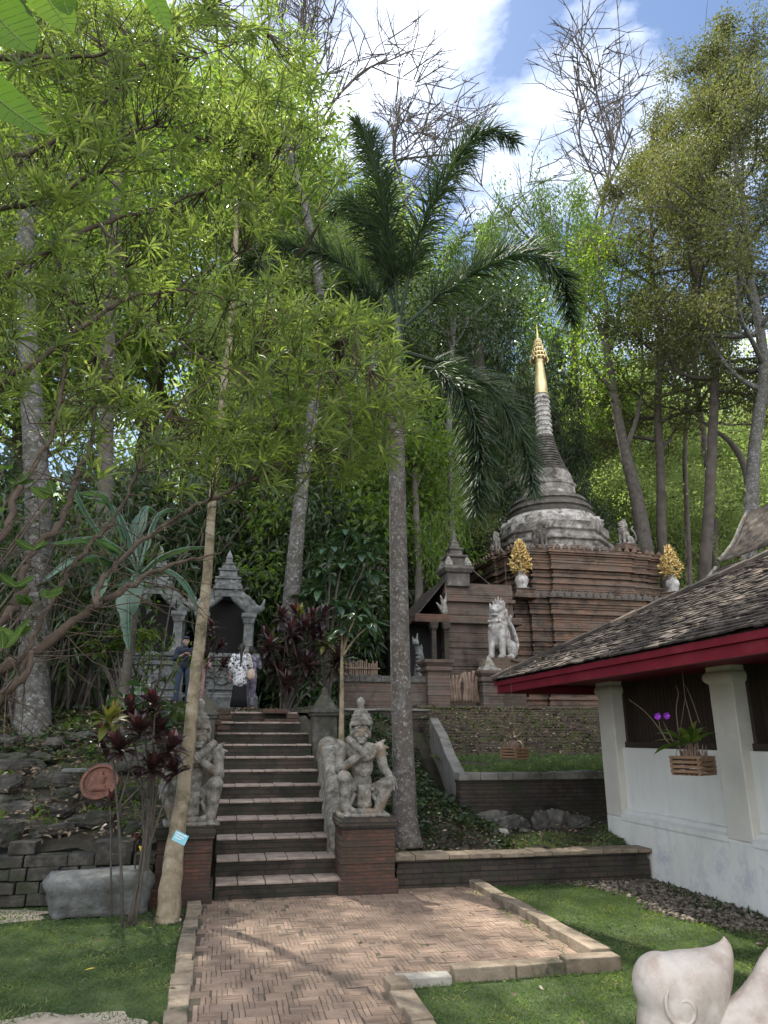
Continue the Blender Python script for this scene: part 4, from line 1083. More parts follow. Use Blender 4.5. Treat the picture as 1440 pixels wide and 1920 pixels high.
m = MB(); m.add(*box(.305, .36, -13, -.3, 1.456, 2.7)); m.build('dark_interior', MAT['black_gap'], wb)
EX, EY = -1.22, .72                             # eave corner relative to the building origin
SL = 0.508; ZE = 2.375
mb = MB(); mb.add(*box(EX + .06, .35, -13, EY - .06, 2.30, 2.325)); mb.add(*box(.35, 4.5, -.01, EY - .06, 2.30, 2.325)); mb.build('soffit', MAT['red_paint'], wb)
mb = MB(); mb.add(*box(EX + .03, EX + .075, -13, EY - .03, 2.185, 2.285)); mb.add(*box(EX, EX + .05, -13, EY, 2.287, 2.352)); mb.add(*box(EX + .077, 5, EY - .075, EY - .03, 2.185, 2.285)); mb.add(*box(EX + .052, 5, EY - .05, EY, 2.287, 2.352)); mb.build('eave_board', MAT['red_paint'], wb, bevel=.004)
mb = MB(); rows = 40; ex = .085
mb.add(np.array([(EX, EY, ZE - .02), (EX, -13, ZE - .02), (EX + 4.2, -13, ZE - .02 + SL * 4.2), (EX + 4.2, EY - 4.2, ZE - .02 + SL * 4.2)]), np.arange(4), .0)
mb.add(np.array([(EX, EY, ZE - .02), (EX + 4.2, EY - 4.2, ZE - .02 + SL * 4.2), (EX + 8.4, EY, ZE - .02)]), np.arange(3), .0)
ang = math.atan(SL)
for k in range(rows):
    d = k * ex; y = EY - d + .02 - rng.random() * .1; off = 0
    while y > -11.5:
        w = .095 + rng.random() * .03
        if d > .9 and y < -9: break
        v = np.clip(rng.normal() * .2 + .45, 0, .85)
        if rng.random() < .02: v = 1.0
        V, F = box(-.03, ex + .05, -w + .004, 0, 0, .016)
        V, F = xf((V, F), (EX + d + rng.normal() * .006, y, ZE + SL * d + .004 + max(0, rng.normal()) * .006), (rng.normal() * .03, -ang + .12 + rng.normal() * .03, rng.normal() * .03))
        mb.add(V, F, v); y -= w
for k in range(rows):                            # hip end
    d = k * ex; x = EX + d
    while x < EX + 2.0 + d * .3:
        w = .1 + rng.random() * .03
        V, F = xf(box(0, w - .004, -ex - .05, .03, 0, .016), (x, EY - d, ZE + SL * d + .004), (ang - .12, 0, 0)); mb.add(V, F, rng.random() * .8); x += w
rf = mb.build('roof', MAT['roof'], wb)
mb = MB(); hp = [(EX + d, EY - d, ZE + SL * d + .03) for d in np.arange(-.02, 4.2, .25)]
for q in range(len(hp) - 1): mb.add(*tube([hp[q], np.array(hp[q + 1]) + (.02, -.02, .015)], [.045, .055], 8), var=rng.random())
mb.build('hip_tiles', MAT['roof'], rf)
# leaves fallen on the tiles
n = 90; d = rng.random(n) * 2.6; yy = EY - d - rng.random(n) * 5.5
P = np.stack([5.05 + EX + d, 9.5 + yy, ZE + SL * d + .04], 1)
V, F = leaves(P, rdir(rng, n) * [1, 1, .3], np.tile([-.45, 0, .9], (n, 1)), .07 + rng.random(n) * .05, .03); mb = MB(); mb.add(V, F, np.repeat(rng.random(n) * .5 + .5, 2))
struct(mb.build('fallen_leaves', MAT['leaf_dry']), 'stuff')
# temple hall whose roof shows above
t = thing('temple_hall', 'hall roof with upswept tiled verge rising above the pavilion roof at right edge', 'building', (11.6, 15, 0))
vg = smoothpath([(-.06, 0, 5.62), (.22, 0, 5.86), (.5, 0, 6.2), (.78, 0, 6.66), (.95, 0, 6.9)], 5)
mb = MB()
for i in range(len(vg) - 1):
    a_, b_ = vg[i], vg[i + 1]
    y = 0.0
    while y > -7:
        w = .14 + rng.random() * .04
        V = np.array([a_ + (0, y, .02), a_ + (0, y - w + .005, .02), b_ + (.0, y - w + .005, .05), b_ + (0, y, .05), a_ + (0, y, -.02), a_ + (0, y - w + .005, -.02), b_ + (0, y - w + .005, -.0), b_ + (0, y, -.0)])
        mb.add(V, np.array([(0, 3, 2, 1), (4, 5, 6, 7), (0, 1, 5, 4), (1, 2, 6, 5), (2, 3, 7, 6), (3, 0, 4, 7)]), np.clip(rng.random(), 0, .9)); y -= w
mb.build('upper_roof', MAT['roof'], t)
mb = MB()
lv = smoothpath([(-.55, .2, 5.0), (-.3, .2, 5.2), (-.0, .2, 5.5)], 4)
for i in range(len(lv) - 1):
    for k in range(40): mb.add(*xf(box(-.01, .12, 0, .155, -.01, .02), lv[i] + (0, -k * .16, 0), (0, -.75, 0)), var=rng.random() * .9)
mb.build('lower_roof', MAT['roof'], t)
mb = MB(); P = vg + (-.03, .05, .04); mb.add(*tube(P, .05, 8)); P = lv + (-.03, .05, .04); mb.add(*tube(P, .045, 8)); mb.build('verge_board', MAT['stone'], t)
mb = MB(); mb.add(*box(.1, 4, -6.8, -.3, 1.8, 5.55)); mb.build('wall', MAT['cream'], t)
# ================================================================== white scroll sculptures, lower right
t = thing('scroll_sculpture', 'large white curled plaster sculpture with pointed tip on the lawn', 'sculpture', (2.70, 4.3, 0))
def sp(px, py, dy=0): 
    q = at(px, py, 4.3 + dy); return q - np.array([2.70, 4.3, 0])
pr = [ellips(sp(1266, 1868), (.225, .2, .22)), ellips(sp(1240, 1846), (.165, .17, .17)), ellips(sp(1300, 1880), (.20, .18, .22)), ellips(sp(1270, 1925), (.235, .2, .2))]
hp = smoothpath([sp(1282, 1850), sp(1318, 1834), sp(1345, 1805), sp(1360, 1775), sp(1356, 1752)], 8); rr = interp([.19, .155, .09, .04, .006], len(hp))
pr += [capsule(hp[i], hp[i + 1], rr[i], rr[i + 1], 16) for i in range(len(hp) - 1)]
fused('body', pr, .012, MAT['white_sculpt'], t, 30)
sc = sp(1290, 1896, -.208); th = np.linspace(.3, 7.2, 40); r_ = .018 + .017 * th
P = np.stack([sc[0] - r_ * np.cos(th) * .75, sc[1] + .02 + .010 * np.abs(th - 3), sc[2] + r_ * np.sin(th) * .8], 1)
mb = MB(); mb.add(*tube(P, interp([.010, .015, .010], 40), 8)); mb.build('spiral', MAT['white_sculpt'], t, smooth=True)
t = thing('scroll_sculpture', 'white curved horn of a second sculpture cut off by the right edge', 'sculpture', (3.1, 4.2, 0))
def sp2(px, py): 
    q = at(px, py, 4.2); return q - np.array([3.1, 4.2, 0])
hp = smoothpath([sp2(1370, 1935), sp2(1408, 1900), sp2(1432, 1850), sp2(1446, 1800), sp2(1475, 1750)], 6); rr = interp([.14, .12, .085, .055, .02], len(hp))
pr = [capsule(hp[i], hp[i + 1], rr[i], rr[i + 1], 12) for i in range(len(hp) - 1)] + [ellips(sp2(1440, 1940), (.26, .18, .2))]
fused('body', pr, .012, MAT['white_sculpt'], t, 8)

# ================================================================== GUARDIAN STATUES (seated, mace across the chest)
rng = np.random.default_rng(33)
def gq(cx, cz, y=0.0): return np.array([(cx - 540) * .00095, y, (1640 - cz) * .00088])
def guardian(loc, label, rz=0):
    t = thing('guardian_statue', label, 'statue', loc, rz, 'guardian statues at the foot of the stairs')
    pr = []
    # torso: hips, narrow waist, broad chest, neck
    pr += [ellips(gq(540, 1430, .08), (.17, .15, .13)), ellips(gq(540, 1250, .06), (.115, .10, .13)), ellips(gq(535, 1060, .05), (.135, .10, .15)), ellips(gq(530, 900, .05), (.19, .12, .12)), ellips(gq(525, 830, .06), (.215, .10, .07)),
           capsule(gq(520, 830, .05), gq(510, 740, .03), .075, .075)]
    # head, tilted a little towards the mace
    hc = gq(508, 640, .0)
    pr += [ellips(hc, (.098, .115, .125)), ellips(hc + (0, -.02, -.065), (.078, .095, .065)), ellips(hc + (.0, -.115, -.02), (.026, .035, .038)), ellips(hc + (0, -.10, -.072), (.052, .03, .018)), ellips(hc + (0, -.098, -.105), (.04, .03, .02))]
    for s in (-1, 1):
        pr += [ellips(hc + (s * .042, -.098, .028), (.026, .02, .017)), ellips(hc + (s * .045, -.095, .06), (.038, .025, .013), (0, s * .35, 0)), ellips(hc + (s * .105, .0, -.01), (.02, .035, .06)), ellips(hc + (s * .115, -.01, .06), (.016, .03, .05)),
               ellips(hc + (s * .055, -.085, -.035), (.03, .03, .026))]
    # viewer's left arm: down from the shoulder, forearm rising across the chest
    sh = gq(285, 840, .05); el = gq(255, 1100, -.02); wr = gq(470, 930, -.16); fist = gq(525, 890, -.17)
    pr += [ellips(sh, (.085, .085, .08)), capsule(sh, el, .072, .058), capsule(el, wr, .056, .045), ellips(fist, (.06, .05, .05))]
    for k in range(4): pr.append(capsule(fist + (-.03 + .005 * k, -.035, .035 - .024 * k), fist + (.03 + .005 * k, -.05, .03 - .024 * k), .0135, .0125, 8))
    pr.append(capsule(fist + (-.035, -.02, .045), fist + (.02, -.05, .055), .015, .013, 8))
    # viewer's right arm: hand resting on the knee
    sh2 = gq(745, 850, .05); el2 = gq(795, 1080, .0); wr2 = gq(845, 1160, -.1); hd = gq(868, 1215, -.15)
    pr += [ellips(sh2, (.085, .085, .08)), capsule(sh2, el2, .072, .056), capsule(el2, wr2, .055, .042), ellips(hd, (.05, .035, .05), (.4, .2, 0))]
    for k in range(4): pr.append(capsule(hd + (-.032 + .024 * k, -.02, -.02), hd + (-.05 + .035 * k, -.04, -.115 + .012 * abs(k - 1.5)), .0135, .010, 8))
    pr.append(capsule(hd + (-.04, -.01, .01), hd + (-.085, -.03, -.05), .015, .011, 8))
    # legs: raised knees wide apart, shins down to the plinth
    for kx, kz, fx, s in ((300, 1185, 335, -1), (815, 1265, 700, 1)):
        kn = gq(kx, kz, -.14); ft = gq(fx, 1610, -.12)
        pr += [capsule(gq(540 + s * 90, 1420, .08), kn, .10, .082), capsule(kn, ft, .08, .055), ellips(kn, (.085, .085, .075)), ellips(ft + (0, -.06, 0), (.05, .10, .035))]
        for k in range(5): pr.append(ellips(ft + (-.035 + .018 * k, -.15, -.01), (.012, .025, .014), n=8))
    # drapery
    pr += [xf(box(-.07, .07, -.17, -.05, .12, .34), (0, 0, 0), (.1, 0, 0)), ellips(gq(545, 1500, -.14), (.085, .05, .06)), ellips(gq(545, 1585, -.13), (.10, .06, .045))]
    for s in (-1, 1):
        for k in range(5):
            a = gq(545 + s * (80 + k * 34), 1590 - 6 * k * k, -.13)
            pr.append(ellips(a, (.034, .04, .034), n=8))
        for k in range(6):
            A = gq(540 + s * (110 + k * 12), 1400 + k * 26, -.10); pr.append(ellips(A, (.03, .03, .024), (0, s * .6, 0), n=8))
        # spiked epaulets
        S_ = sh if s < 0 else sh2
        pr += [capsule(S_ + (0, -.02, .04), S_ + (s * .105, -.02, .0 + .02), .04, .012, 8), capsule(S_ + (0, -.02, .0), S_ + (s * .10, -.02, -.055), .035, .01, 8), capsule(S_ + (0, 0, .05), S_ + (s * .07, 0, .105), .04, .012, 8)]
    for k in range(12):
        a = math.pi * (k + .5) / 12; pr.append(ellips(gq(525, 865, -.08) + (.15 * math.cos(a), .02 * abs(math.cos(a)), -.1 * math.sin(a)), (.024, .024, .022), n=8))
    pr.append(ellips(gq(545, 1130, -.05), (.05, .03, .05)))
    for k in range(10): pr.append(ellips(gq(540, 1330, .0) + (.13 * math.cos(math.pi * (k + .5) / 10), -.12 * math.sin(math.pi * (k + .5) / 10), 0), (.026, .026, .026), n=8))
    fused('body', pr, .0072, MAT['stone'], t, 1)
    # crown: tiers of beads, stem and bud
    mb = MB(); c = gq(520, 530, .0)
    prof = [(.118, -.02), (.128, .0), (.125, .03), (.112, .035), (.12, .05), (.11, .075), (.098, .08), (.104, .095), (.092, .115), (.078, .12), (.084, .135), (.07, .155), (.045, .16), (.036, .19), (.042, .2), (.036, .21), (.05, .24), (.047, .265), (.026, .29), (.004, .305)]
    V, F = lathe(prof, 28); ang = np.arange(len(V)) % 28
    k = 1 + .05 * ((ang % 2) * 2 - 1) * (V[:, 2] < .16); V[:, 0] *= k; V[:, 1] *= k
    mb.add(*xf((V, F), c, (.0, -.04, 0)))
    mb.build('crown', MAT['stone'], t, smooth=True)
    # ribbed mace
    mb = MB(); A = gq(325, 705, -.13); B = gq(560, 920, -.20); n = 26
    P = A + (B - A) * np.linspace(0, 1, n)[:, None]; R = .044 + .006 * np.sin(np.arange(n) * 2.2); R[0] = .03; R[-1] = .035
    mb.add(*tube(P, R, 14)); mb.build('mace', MAT['stone'], t, smooth=True)
    mb = MB(); mb.add(*loft([rect(-.29, .27, -.26, .24, 0.0), rect(-.285, .265, -.255, .235, .035)])); mb.build('base_slab', MAT['stone'], t, bevel=.01)
    return t
g1 = guardian((1.60, 8.62, 0.756), 'seated stone guardian with tall crown and mace, right of the stairs', rad(-3))
dup(g1, (-0.27, 8.52, 0.716), rad(6), 'seated stone guardian left of the stairs, half hidden by the leaning trunk', (-1, 1, 1))

# ================================================================== PEOPLE on the platform
def figure(loc, label, h, rz, top, bottom, hairc, arms, skirt=False, stance=.09, shoes='skin', extra=None, topc_len=.78, long_hair=False, loose=1.0, cap=False, face_down=0.0):
    """standing person: one continuous body, clothing and hair as parts. local: faces -y, z up, metres scaled to h"""
    t = thing('person', label, 'person', loc, rz, 'visitors at the shrines')
    s = h / 1.65
    S = lambda *p: np.array(p, float) * s
    pr = []
    def E(c, r, rot=(0, 0, 0)): return ellips(S(*c), S(*r), rot, 12)
    def Cc(a, b, r0, r1): return capsule(S(*a), S(*b), r0 * s, r1 * s, 10)
    hd = (0, -.02 - .03 * face_down, 1.53)
    pr += [E(hd, (.073, .092, .105)), E((0, hd[1] - .02, 1.485), (.058, .07, .06)), E((0, hd[1] - .095, 1.515), (.013, .02, .022)), E((0, hd[1] - .083, 1.475), (.025, .014, .009)),
           E((0, hd[1] - .078, 1.435), (.025, .02, .016))]
    for q in (-1, 1): pr += [E((q * .03, hd[1] - .082, 1.545), (.015, .012, .009)), E((q * .075, hd[1] + .01, 1.525), (.012, .024, .032))]
    pr += [Cc((0, .0, 1.33), (0, hd[1] + .01, 1.46), .05, .047), E((0, 0, 1.27), (.155, .085, .10)), E((0, 0, 1.1), (.135, .09, .16)), E((0, .01, .92), (.145, .1, .12))]
    hands = []
    for q, (el, wr) in zip((-1, 1), arms):
        sh = (q * .17, 0, 1.33)
        pr += [Cc(sh, el, .05, .04), Cc(el, wr, .038, .027)]
        d = unit(np.array(wr) - np.array(el)); pm = np.array(wr) + d * .05
        pr += [E(pm, (.034, .02, .045) if abs(d[2]) > .6 else (.03, .045, .022))]
        side = unit(np.cross(d, (0, 1, .2)) + 1e-6)
        for k in range(4):
            b = pm + side * (-.025 + .0165 * k) + d * .03; pr.append(Cc(b, b + d * (.062 + .012 * (1.5 - abs(k - 1.5))) + np.array((0, -.012, 0)), .0105, .008))
        pr.append(Cc(pm + side * -.03, pm + side * -.055 + d * .04, .012, .009))
    for q in (-1, 1):
        hip = (q * .085, .01, .88); kn = (q * (stance + .005), -.02, .48); an = (q * stance, .01, .08)
        pr += [Cc(hip, kn, .085, .058), Cc(kn, an, .055, .036), E((q * (stance + .012), -.06, .035), (.042, .12, .035))]
        for k in range(5): pr.append(E((q * (stance + .012) + (k - 2) * .016, -.17, .02), (.009, .018, .012)))
    fused('body', pr, .0095 * s, MAT['skin'], t, 2)
    # upper garment
    L = loose
    pr = [E((0, 0, 1.28), (.172 * L, .105 * L, .09)), E((0, 0, 1.12), (.155 * L, .11 * L, .2)), E((0, .01, .95), (.165 * L, .122 * L, .16)), Cc((0, .0, 1.3), (0, -.005, 1.385), .068, .062)]
    if topc_len < .75: pr += [E((0, .01, .76), (.19, .15, .17)), Cc((0, .01, .85), (0, .01, .68), .165, .185)]
    for q, (el, wr) in zip((-1, 1), arms):
        sh = (q * .165, 0, 1.325); w2 = np.array(el) + (np.array(wr) - np.array(el)) * .55
        pr += [Cc(sh, el, .066 * L, .056 * L), Cc(el, tuple(w2), .054 * L, .047 * L)]
    fused('shirt', pr, .013 * s, MAT[top], t, 3)
    if skirt:
        mb = MB(); n = 28; rings = []
        for z, rx, ry in ((.74, .12, .10), (.6, .165, .14), (.3, .19, .16), (.06, .215, .18)):
            c = circ(n, 1, z); k = 1 + .05 * np.sin(np.arange(n) * 2 * math.pi / n * 7) * (1.0 - z); c[:, 0] *= rx * k; c[:, 1] = c[:, 1] * ry * k; rings.append(c * s)
        mb.add(*loft(rings)); mb.build('skirt', MAT[bottom], t, smooth=True)
    else:
        pr = [E((0, .01, .93), (.158, .112, .11))]
        for q in (-1, 1): pr += [Cc((q * .088, .01, .88), (q * (stance + .005), -.02, .48), .097, .075), Cc((q * (stance + .005), -.02, .48), (q * stance, .01, .12), .073, .064)]
        fused('trousers', pr, .013 * s, MAT[bottom], t, 2)
    if not shoes == 'skin':
        for q in (-1, 1):
            fused('shoe', [E((q * (stance + .012), -.06, .032), (.05, .14, .042)), E((q * (stance + .005), .02, .06), (.045, .05, .05))], .012 * s, MAT[shoes], t)
    pr = [E((0, hd[1] + .02, 1.555), (.084, .095, .098)), E((0, hd[1] + .055, 1.50), (.075, .055, .085))]
    if long_hair:
        pr += [Cc((0, .08, 1.5), (0, .115, 1.2), .05, .03), Cc((0, .115, 1.2), (.01, .12, 1.02), .03, .012)]
    o = fused('hair', pr, .011 * s, MAT[hairc], t, 2)
    if cap:
        pr = [E((0, hd[1] + .005, 1.60), (.088, .1, .06)), E((0, hd[1] - .1, 1.59), (.065, .07, .014))]
        fused('cap', pr, .011 * s, MAT['navy'], t, 2)
        pr = [E((0, hd[1] - .06, 1.475), (.062, .05, .05))]
        fused('face_mask', pr, .01 * s, MAT['stone_white'], t, 2)
    return t, s
arms_fwd = (((-.24, -.03, 1.08), (-.08, -.24, 1.16)), ((.24, -.03, 1.08), (.08, -.24, 1.16)))
arms_bag = (((-.25, -.01, 1.07), (-.14, -.22, 1.1)), ((.25, .02, 1.06), (.24, -.03, .82)))
# ground of the upper court
mb = MB(); mb.add(np.array([(-4, 13.0, 1.985), (2.2, 13.0, 1.985), (2.2, 20.0, 2.27), (-4, 20.0, 2.27)]), np.arange(4)); struct(mb.build('court_ground', MAT['soil']))
zc = lambda y: 1.985 + (y - 13) / 7 * .285
w, s = figure((0.36, 18.4, zc(18.4)), 'woman seen from behind in black and white printed top and long black skirt', 1.58, rad(180), 'print_cloth', 'black_cloth', 'hair', arms_bag, skirt=True, topc_len=.62, long_hair=True, loose=1.22)
mb = MB(); mb.add(*xf(lathe([(.001, -.13), (.07, -.12), (.1, -.06), (.105, .0), (.085, .08), (.04, .13), (.001, .14)], 16), (0, 0, 0)));
V = mb.V[0]; V[:, 1] *= .5; mb.build('shoulder_bag', MAT['beige'], w, smooth=True).location = (-.27 * s, .08 * s, .86 * s)
mb = MB(); mb.add(*tube(smoothpath([(-.265, .1, .97), (-.235, .13, 1.2), (-.15, .08, 1.395), (-.1, -.06, 1.33)], 5) * s, .011, 6)); mb.build('bag_strap', MAT['beige'], w)
m_, s = figure((-0.98, 18.45, zc(18.45) + .1), 'man in navy jacket, dark jeans, cap and face mask beside the left shrine', 1.62, rad(8), 'navy', 'denim', 'hair', arms_fwd, stance=.13, shoes='skin', loose=1.1, cap=True)
mb = MB(); V, F = box(-.045, .045, -.008, .008, -.09, .09); mb.add(*xf((V, F), (0, -.3, 1.2 * 1.0), (-.4, 0, 0))); tag(mb.build('phone', MAT['black_cloth'], None, bevel=.004), 'black phone held up by the man in navy', 'phone').location = (-0.98 + .04, 18.45, zc(18.45) + .1)
p3_, s = figure((0.62, 18.85, zc(18.85)), 'person in grey violet printed clothes mostly hidden behind the woman in black skirt', 1.56, rad(165), 'grey_print', 'grey_print', 'hair', arms_fwd, stance=.08, loose=1.1)
p4_, s = figure((-0.62, 18.95, zc(18.95)), 'person in pink print standing behind the leaning pale trunk', 1.55, rad(10), 'pink_cloth', 'pink_cloth', 'hair', arms_fwd, loose=1.1)
# offering urn and dark shrub pots between the shrines

# ================================================================== VEGETATION
rng = np.random.default_rng(101)
def nrm(v): return unit(np.asarray(v, float))
def grow_tree(rg, h, r0, crown0, crown_r, n_limb, n_leaf, leaf_l, leaf_w, lean=(0, 0), fork=0.0, cl=0.55, sub=4, bare=False, flat=0.8, up=0.55, droop=0.15, crown_top=1.0):
    """local tree: returns (trunk MB, crown MB). limbs leave the trunk above crown0*h, carry sub-limbs, leaf clumps sit on those"""
    tr = MB(); n = 12
    zz = np.linspace(0, 1, n)
    wob = np.cumsum(rg.normal(size=(n, 2)) * 0.012 * h, 0) * 0.6; wob -= wob[0]
    P = np.stack([lean[0] * zz ** 1.3 * h + wob[:, 0], lean[1] * zz ** 1.3 * h + wob[:, 1], zz * h * (0.66 if bare else 0.93) - 0.4], 1)
    Rr = r0 * (1 - 0.82 * zz) + r0 * 0.35 * np.exp(-zz * 22)
    Ps = smoothpath(P, 3); tr.add(*tube(Ps, np.interp(np.linspace(0, 1, len(Ps)), zz, Rr), 9))
    C = []
    for k in range(n_limb):
        f = crown0 + (0.97 - crown0) * ((k + rg.random()) / n_limb)
        b = np.array([np.interp(f, zz, P[:, q]) for q in range(3)]); rb = np.interp(f, zz, Rr) * 0.6
        az = k * 2.399 + rg.random() * 0.9
        g = (f - crown0) / (1 - crown0)
        ll = crown_r * (0.55 + 0.5 * math.sin(math.pi * min(1, 0.18 + 0.82 * g)) ** 0.8) * (0.75 + 0.45 * rg.random()) * (1.0 if not bare else 1.1)
        if f > .9 and not bare: ll *= .7
        el = up * (0.6 + 0.8 * g) + rg.normal() * 0.12
        d = np.array([math.cos(az) * math.cos(el), math.sin(az) * math.cos(el), math.sin(el)])
        pts = [b]; dd = d.copy()
        for q in range(4):
            dd = nrm(dd + rg.normal(size=3) * 0.22 + [0, 0, 0.10 if bare else 0.03]); pts.append(pts[-1] + dd * ll / 4)
        lp = smoothpath(pts, 3); tr.add(*tube(lp, np.linspace(rb, max(rb * .22, .05 if bare else .012), len(lp)), 6))
        for q in range(sub):
            i = int(len(lp) * (0.35 + 0.62 * (q + rg.random() * .8) / sub)); i = min(i, len(lp) - 2)
            sd_ = nrm(unit(lp[i + 1] - lp[i]) + rg.normal(size=3) * 0.75 + [0, 0, .25])
            sl = ll * (0.28 + 0.3 * rg.random())
            e1 = lp[i] + sd_ * sl * .5 + rg.normal(size=3) * .05 * sl; e2 = e1 + nrm(sd_ + rg.normal(size=3) * .4 + [0, 0, .15]) * sl * .5
            rs = max(rb * .38, .042) if bare else rb * .38
            tr.add(*tube([lp[i], e1, e2], [rs, rs * .6, max(rs * .25, .008)], 5, False))
            C += [e1, e2, (e1 + e2) / 2]
            if bare:
                for w in range(5):
                    s0 = lp[i] + (e2 - lp[i]) * rg.uniform(.3, 1); t1 = s0 + nrm(sd_ + rg.normal(size=3) * .8 + [0, 0, .2]) * sl * .45; t2 = t1 + nrm(t1 - s0 + rg.normal(size=3) * .35) * sl * .35
                    tr.add(*tube([s0, t1, t2], [.034, .026, .018], 4, False))
                    for u in range(3):
                        a_ = s0 + (t2 - s0) * rg.uniform(.4, 1); b_ = a_ + nrm(t2 - s0 + rg.normal(size=3) * sl * .3) * sl * .28
                        tr.add(*tube([a_, (a_ + b_) / 2 + rg.normal(size=3) * .02, b_], [.02, .016, .01], 3, False))
        C.append(lp[-1])
    if bare:
        tr.top = float(np.concatenate(tr.V)[:, 2].max()); return tr, None
    C = np.array(C)
    ck = rg.integers(len(C), size=n_leaf)
    cs = cl * (0.6 + 0.8 * rg.random(len(C)))
    off = rdir(rg, n_leaf) * (rg.random(n_leaf) ** .45)[:, None] * [1, 1, flat]
    Pn = C[ck] + off * cs[ck][:, None]
    D = nrm(off + rg.normal(size=(n_leaf, 3)) * .6 + [0, 0, -.15]); N = nrm(rg.normal(size=(n_leaf, 3)) + [0, 0, 1.0])
    V, F = leaves(Pn, D, N, leaf_l * (.65 + .7 * rg.random(n_leaf)), leaf_w * (.7 + .6 * rg.random(n_leaf)), droop)
    cv = rg.random(len(C))
    var = np.clip(.5 * cv[ck] + .5 * rg.random(n_leaf), 0, 1)
    cr_ = MB(); cr_.add(V, F, np.repeat(var, 2))
    cr_.top = float(np.quantile(V[:, 2], .995)); return tr, cr_
def plant_tree(name, label, group, loc, tc_, bark, leaf, rz=0, scale=1):
    t = thing(name, label, 'tree', loc, rz, group); t.scale = (scale,) * 3
    tc_[0].build('trunk', MAT[bark], t, smooth=True)
    if tc_[1] is not None: tc_[1].build('crown', MAT[leaf], t)
    return t
def ground_at(px, py, y):
    p = at(px, py, y); return (p[0], y, H(p[0], y) - .05)
def top_h(px, py, y, base): return at(px, py, y)[2] - base[2]

# ---- tall olive fine-leaved trees on the right
GO = 'tall olive leaved trees on the right'
sp_ = [  # px base, y, px top, py top, crown radius, label
    (1232, 27, 1205, 235, 3.0, 'tall olive leaved tree whose trunk stands just right of the stupa'),
    (1296, 25, 1318, 95, 3.4, 'tallest olive leaved tree, second trunk right of the stupa'),
    (1430, 20, 1425, 60, 3.3, 'olive leaved tree at the right edge with a pale grey trunk'),
    (1345, 31, 1395, 150, 3.6, 'olive leaved tree standing behind the others, between the two trunks at right')]
for k, (px, y, tx, ty, cr0, lab) in enumerate(sp_):
    b = ground_at(px, 1080, y); h = top_h(tx, ty, y, b) / .97
    p2 = at(tx, ty, y); lean = ((p2[0] - b[0]) / h, rng.normal() * .02)
    rg = np.random.default_rng(300 + k)
    tcx = grow_tree(rg, h, .27 if k != 2 else .3, .40, cr0, 34, 38000, .15, .066, lean, cl=.72, sub=6, up=.55)
    plant_tree('olive_tree', lab, GO, b, tcx, 'bark_far' if k != 2 else 'bark_grey', 'leaf_olive', scale=h / max(h, tcx[1].top))
# forked dark tree in front of them
b = ground_at(1205, 1040, 26); rg = np.random.default_rng(333)
t = thing('forked_tree', 'dark leaning forked tree with sparse leaves right behind the stupa', 'tree', b)
mb = MB(); Q = lambda a, y=26: np.array([at(x_, y_, y) for x_, y_ in a]) - np.array(b)
L1 = Q([(1215, 1060), (1195, 940), (1175, 860), (1158, 780), (1143, 690), (1133, 640)]); mb.add(*tube(smoothpath(L1, 4), interp([.34, .27, .22, .17, .14], 21), 9))
forks = [[(1133, 640), (1118, 600), (1090, 560), (1075, 520)], [(1133, 640), (1138, 580), (1130, 530), (1120, 470)], [(1140, 660), (1158, 610), (1162, 550), (1170, 480)], [(1150, 735), (1120, 700), (1090, 660)], [(1172, 850), (1200, 760), (1205, 680), (1200, 600)]]
tips = []
for f in forks:
    A = smoothpath(Q(f), 4) ; mb.add(*tube(A, np.linspace(.12, .03, len(A)), 7)); tips += [A[-1], A[len(A) // 2]]
mb.build('trunk', MAT['bark_dark'], t, smooth=True)
n = 5200; C = np.array(tips); C = np.concatenate([C, C + rg.normal(size=C.shape) * .9]); ck = rg.integers(len(C), size=n)
V, F = leaves(C[ck] + rg.normal(size=(n, 3)) * .75, rdir(rg, n), rdir(rg, n) + [0, 0, 1], .2, .09); mb = MB(); mb.add(V, F, np.repeat(rg.random(n), 2)); mb.build('crown', MAT['leaf_green'], t)

# ---- bare trees against the sky
GB = 'bare trees against the sky'
for k, (px, y, tx, ty, cr0, lab) in enumerate([(985, 42, 1062, 85, 5.0, 'largest leafless tree against the sky, above the stupa spire'), (850, 46, 790, 165, 4.6, 'leafless tree against the sky behind the palm crown'), (640, 40, 600, -60, 4.5, 'leafless tree at top centre, beside the bright cloud')]):
    b = ground_at(px, 700, y); h = top_h(tx, ty, y, b); p2 = at(tx, ty, y)
    rg = np.random.default_rng(350 + k)
    tcx = grow_tree(rg, h, .30, .60, cr0 * 1.25, 11, 0, 0, 0, ((p2[0] - b[0]) / h, 0), sub=6, bare=True, up=.78)
    plant_tree('bare_tree', lab, GB, b, tcx, 'bark_dark', None, scale=h / tcx[0].top)

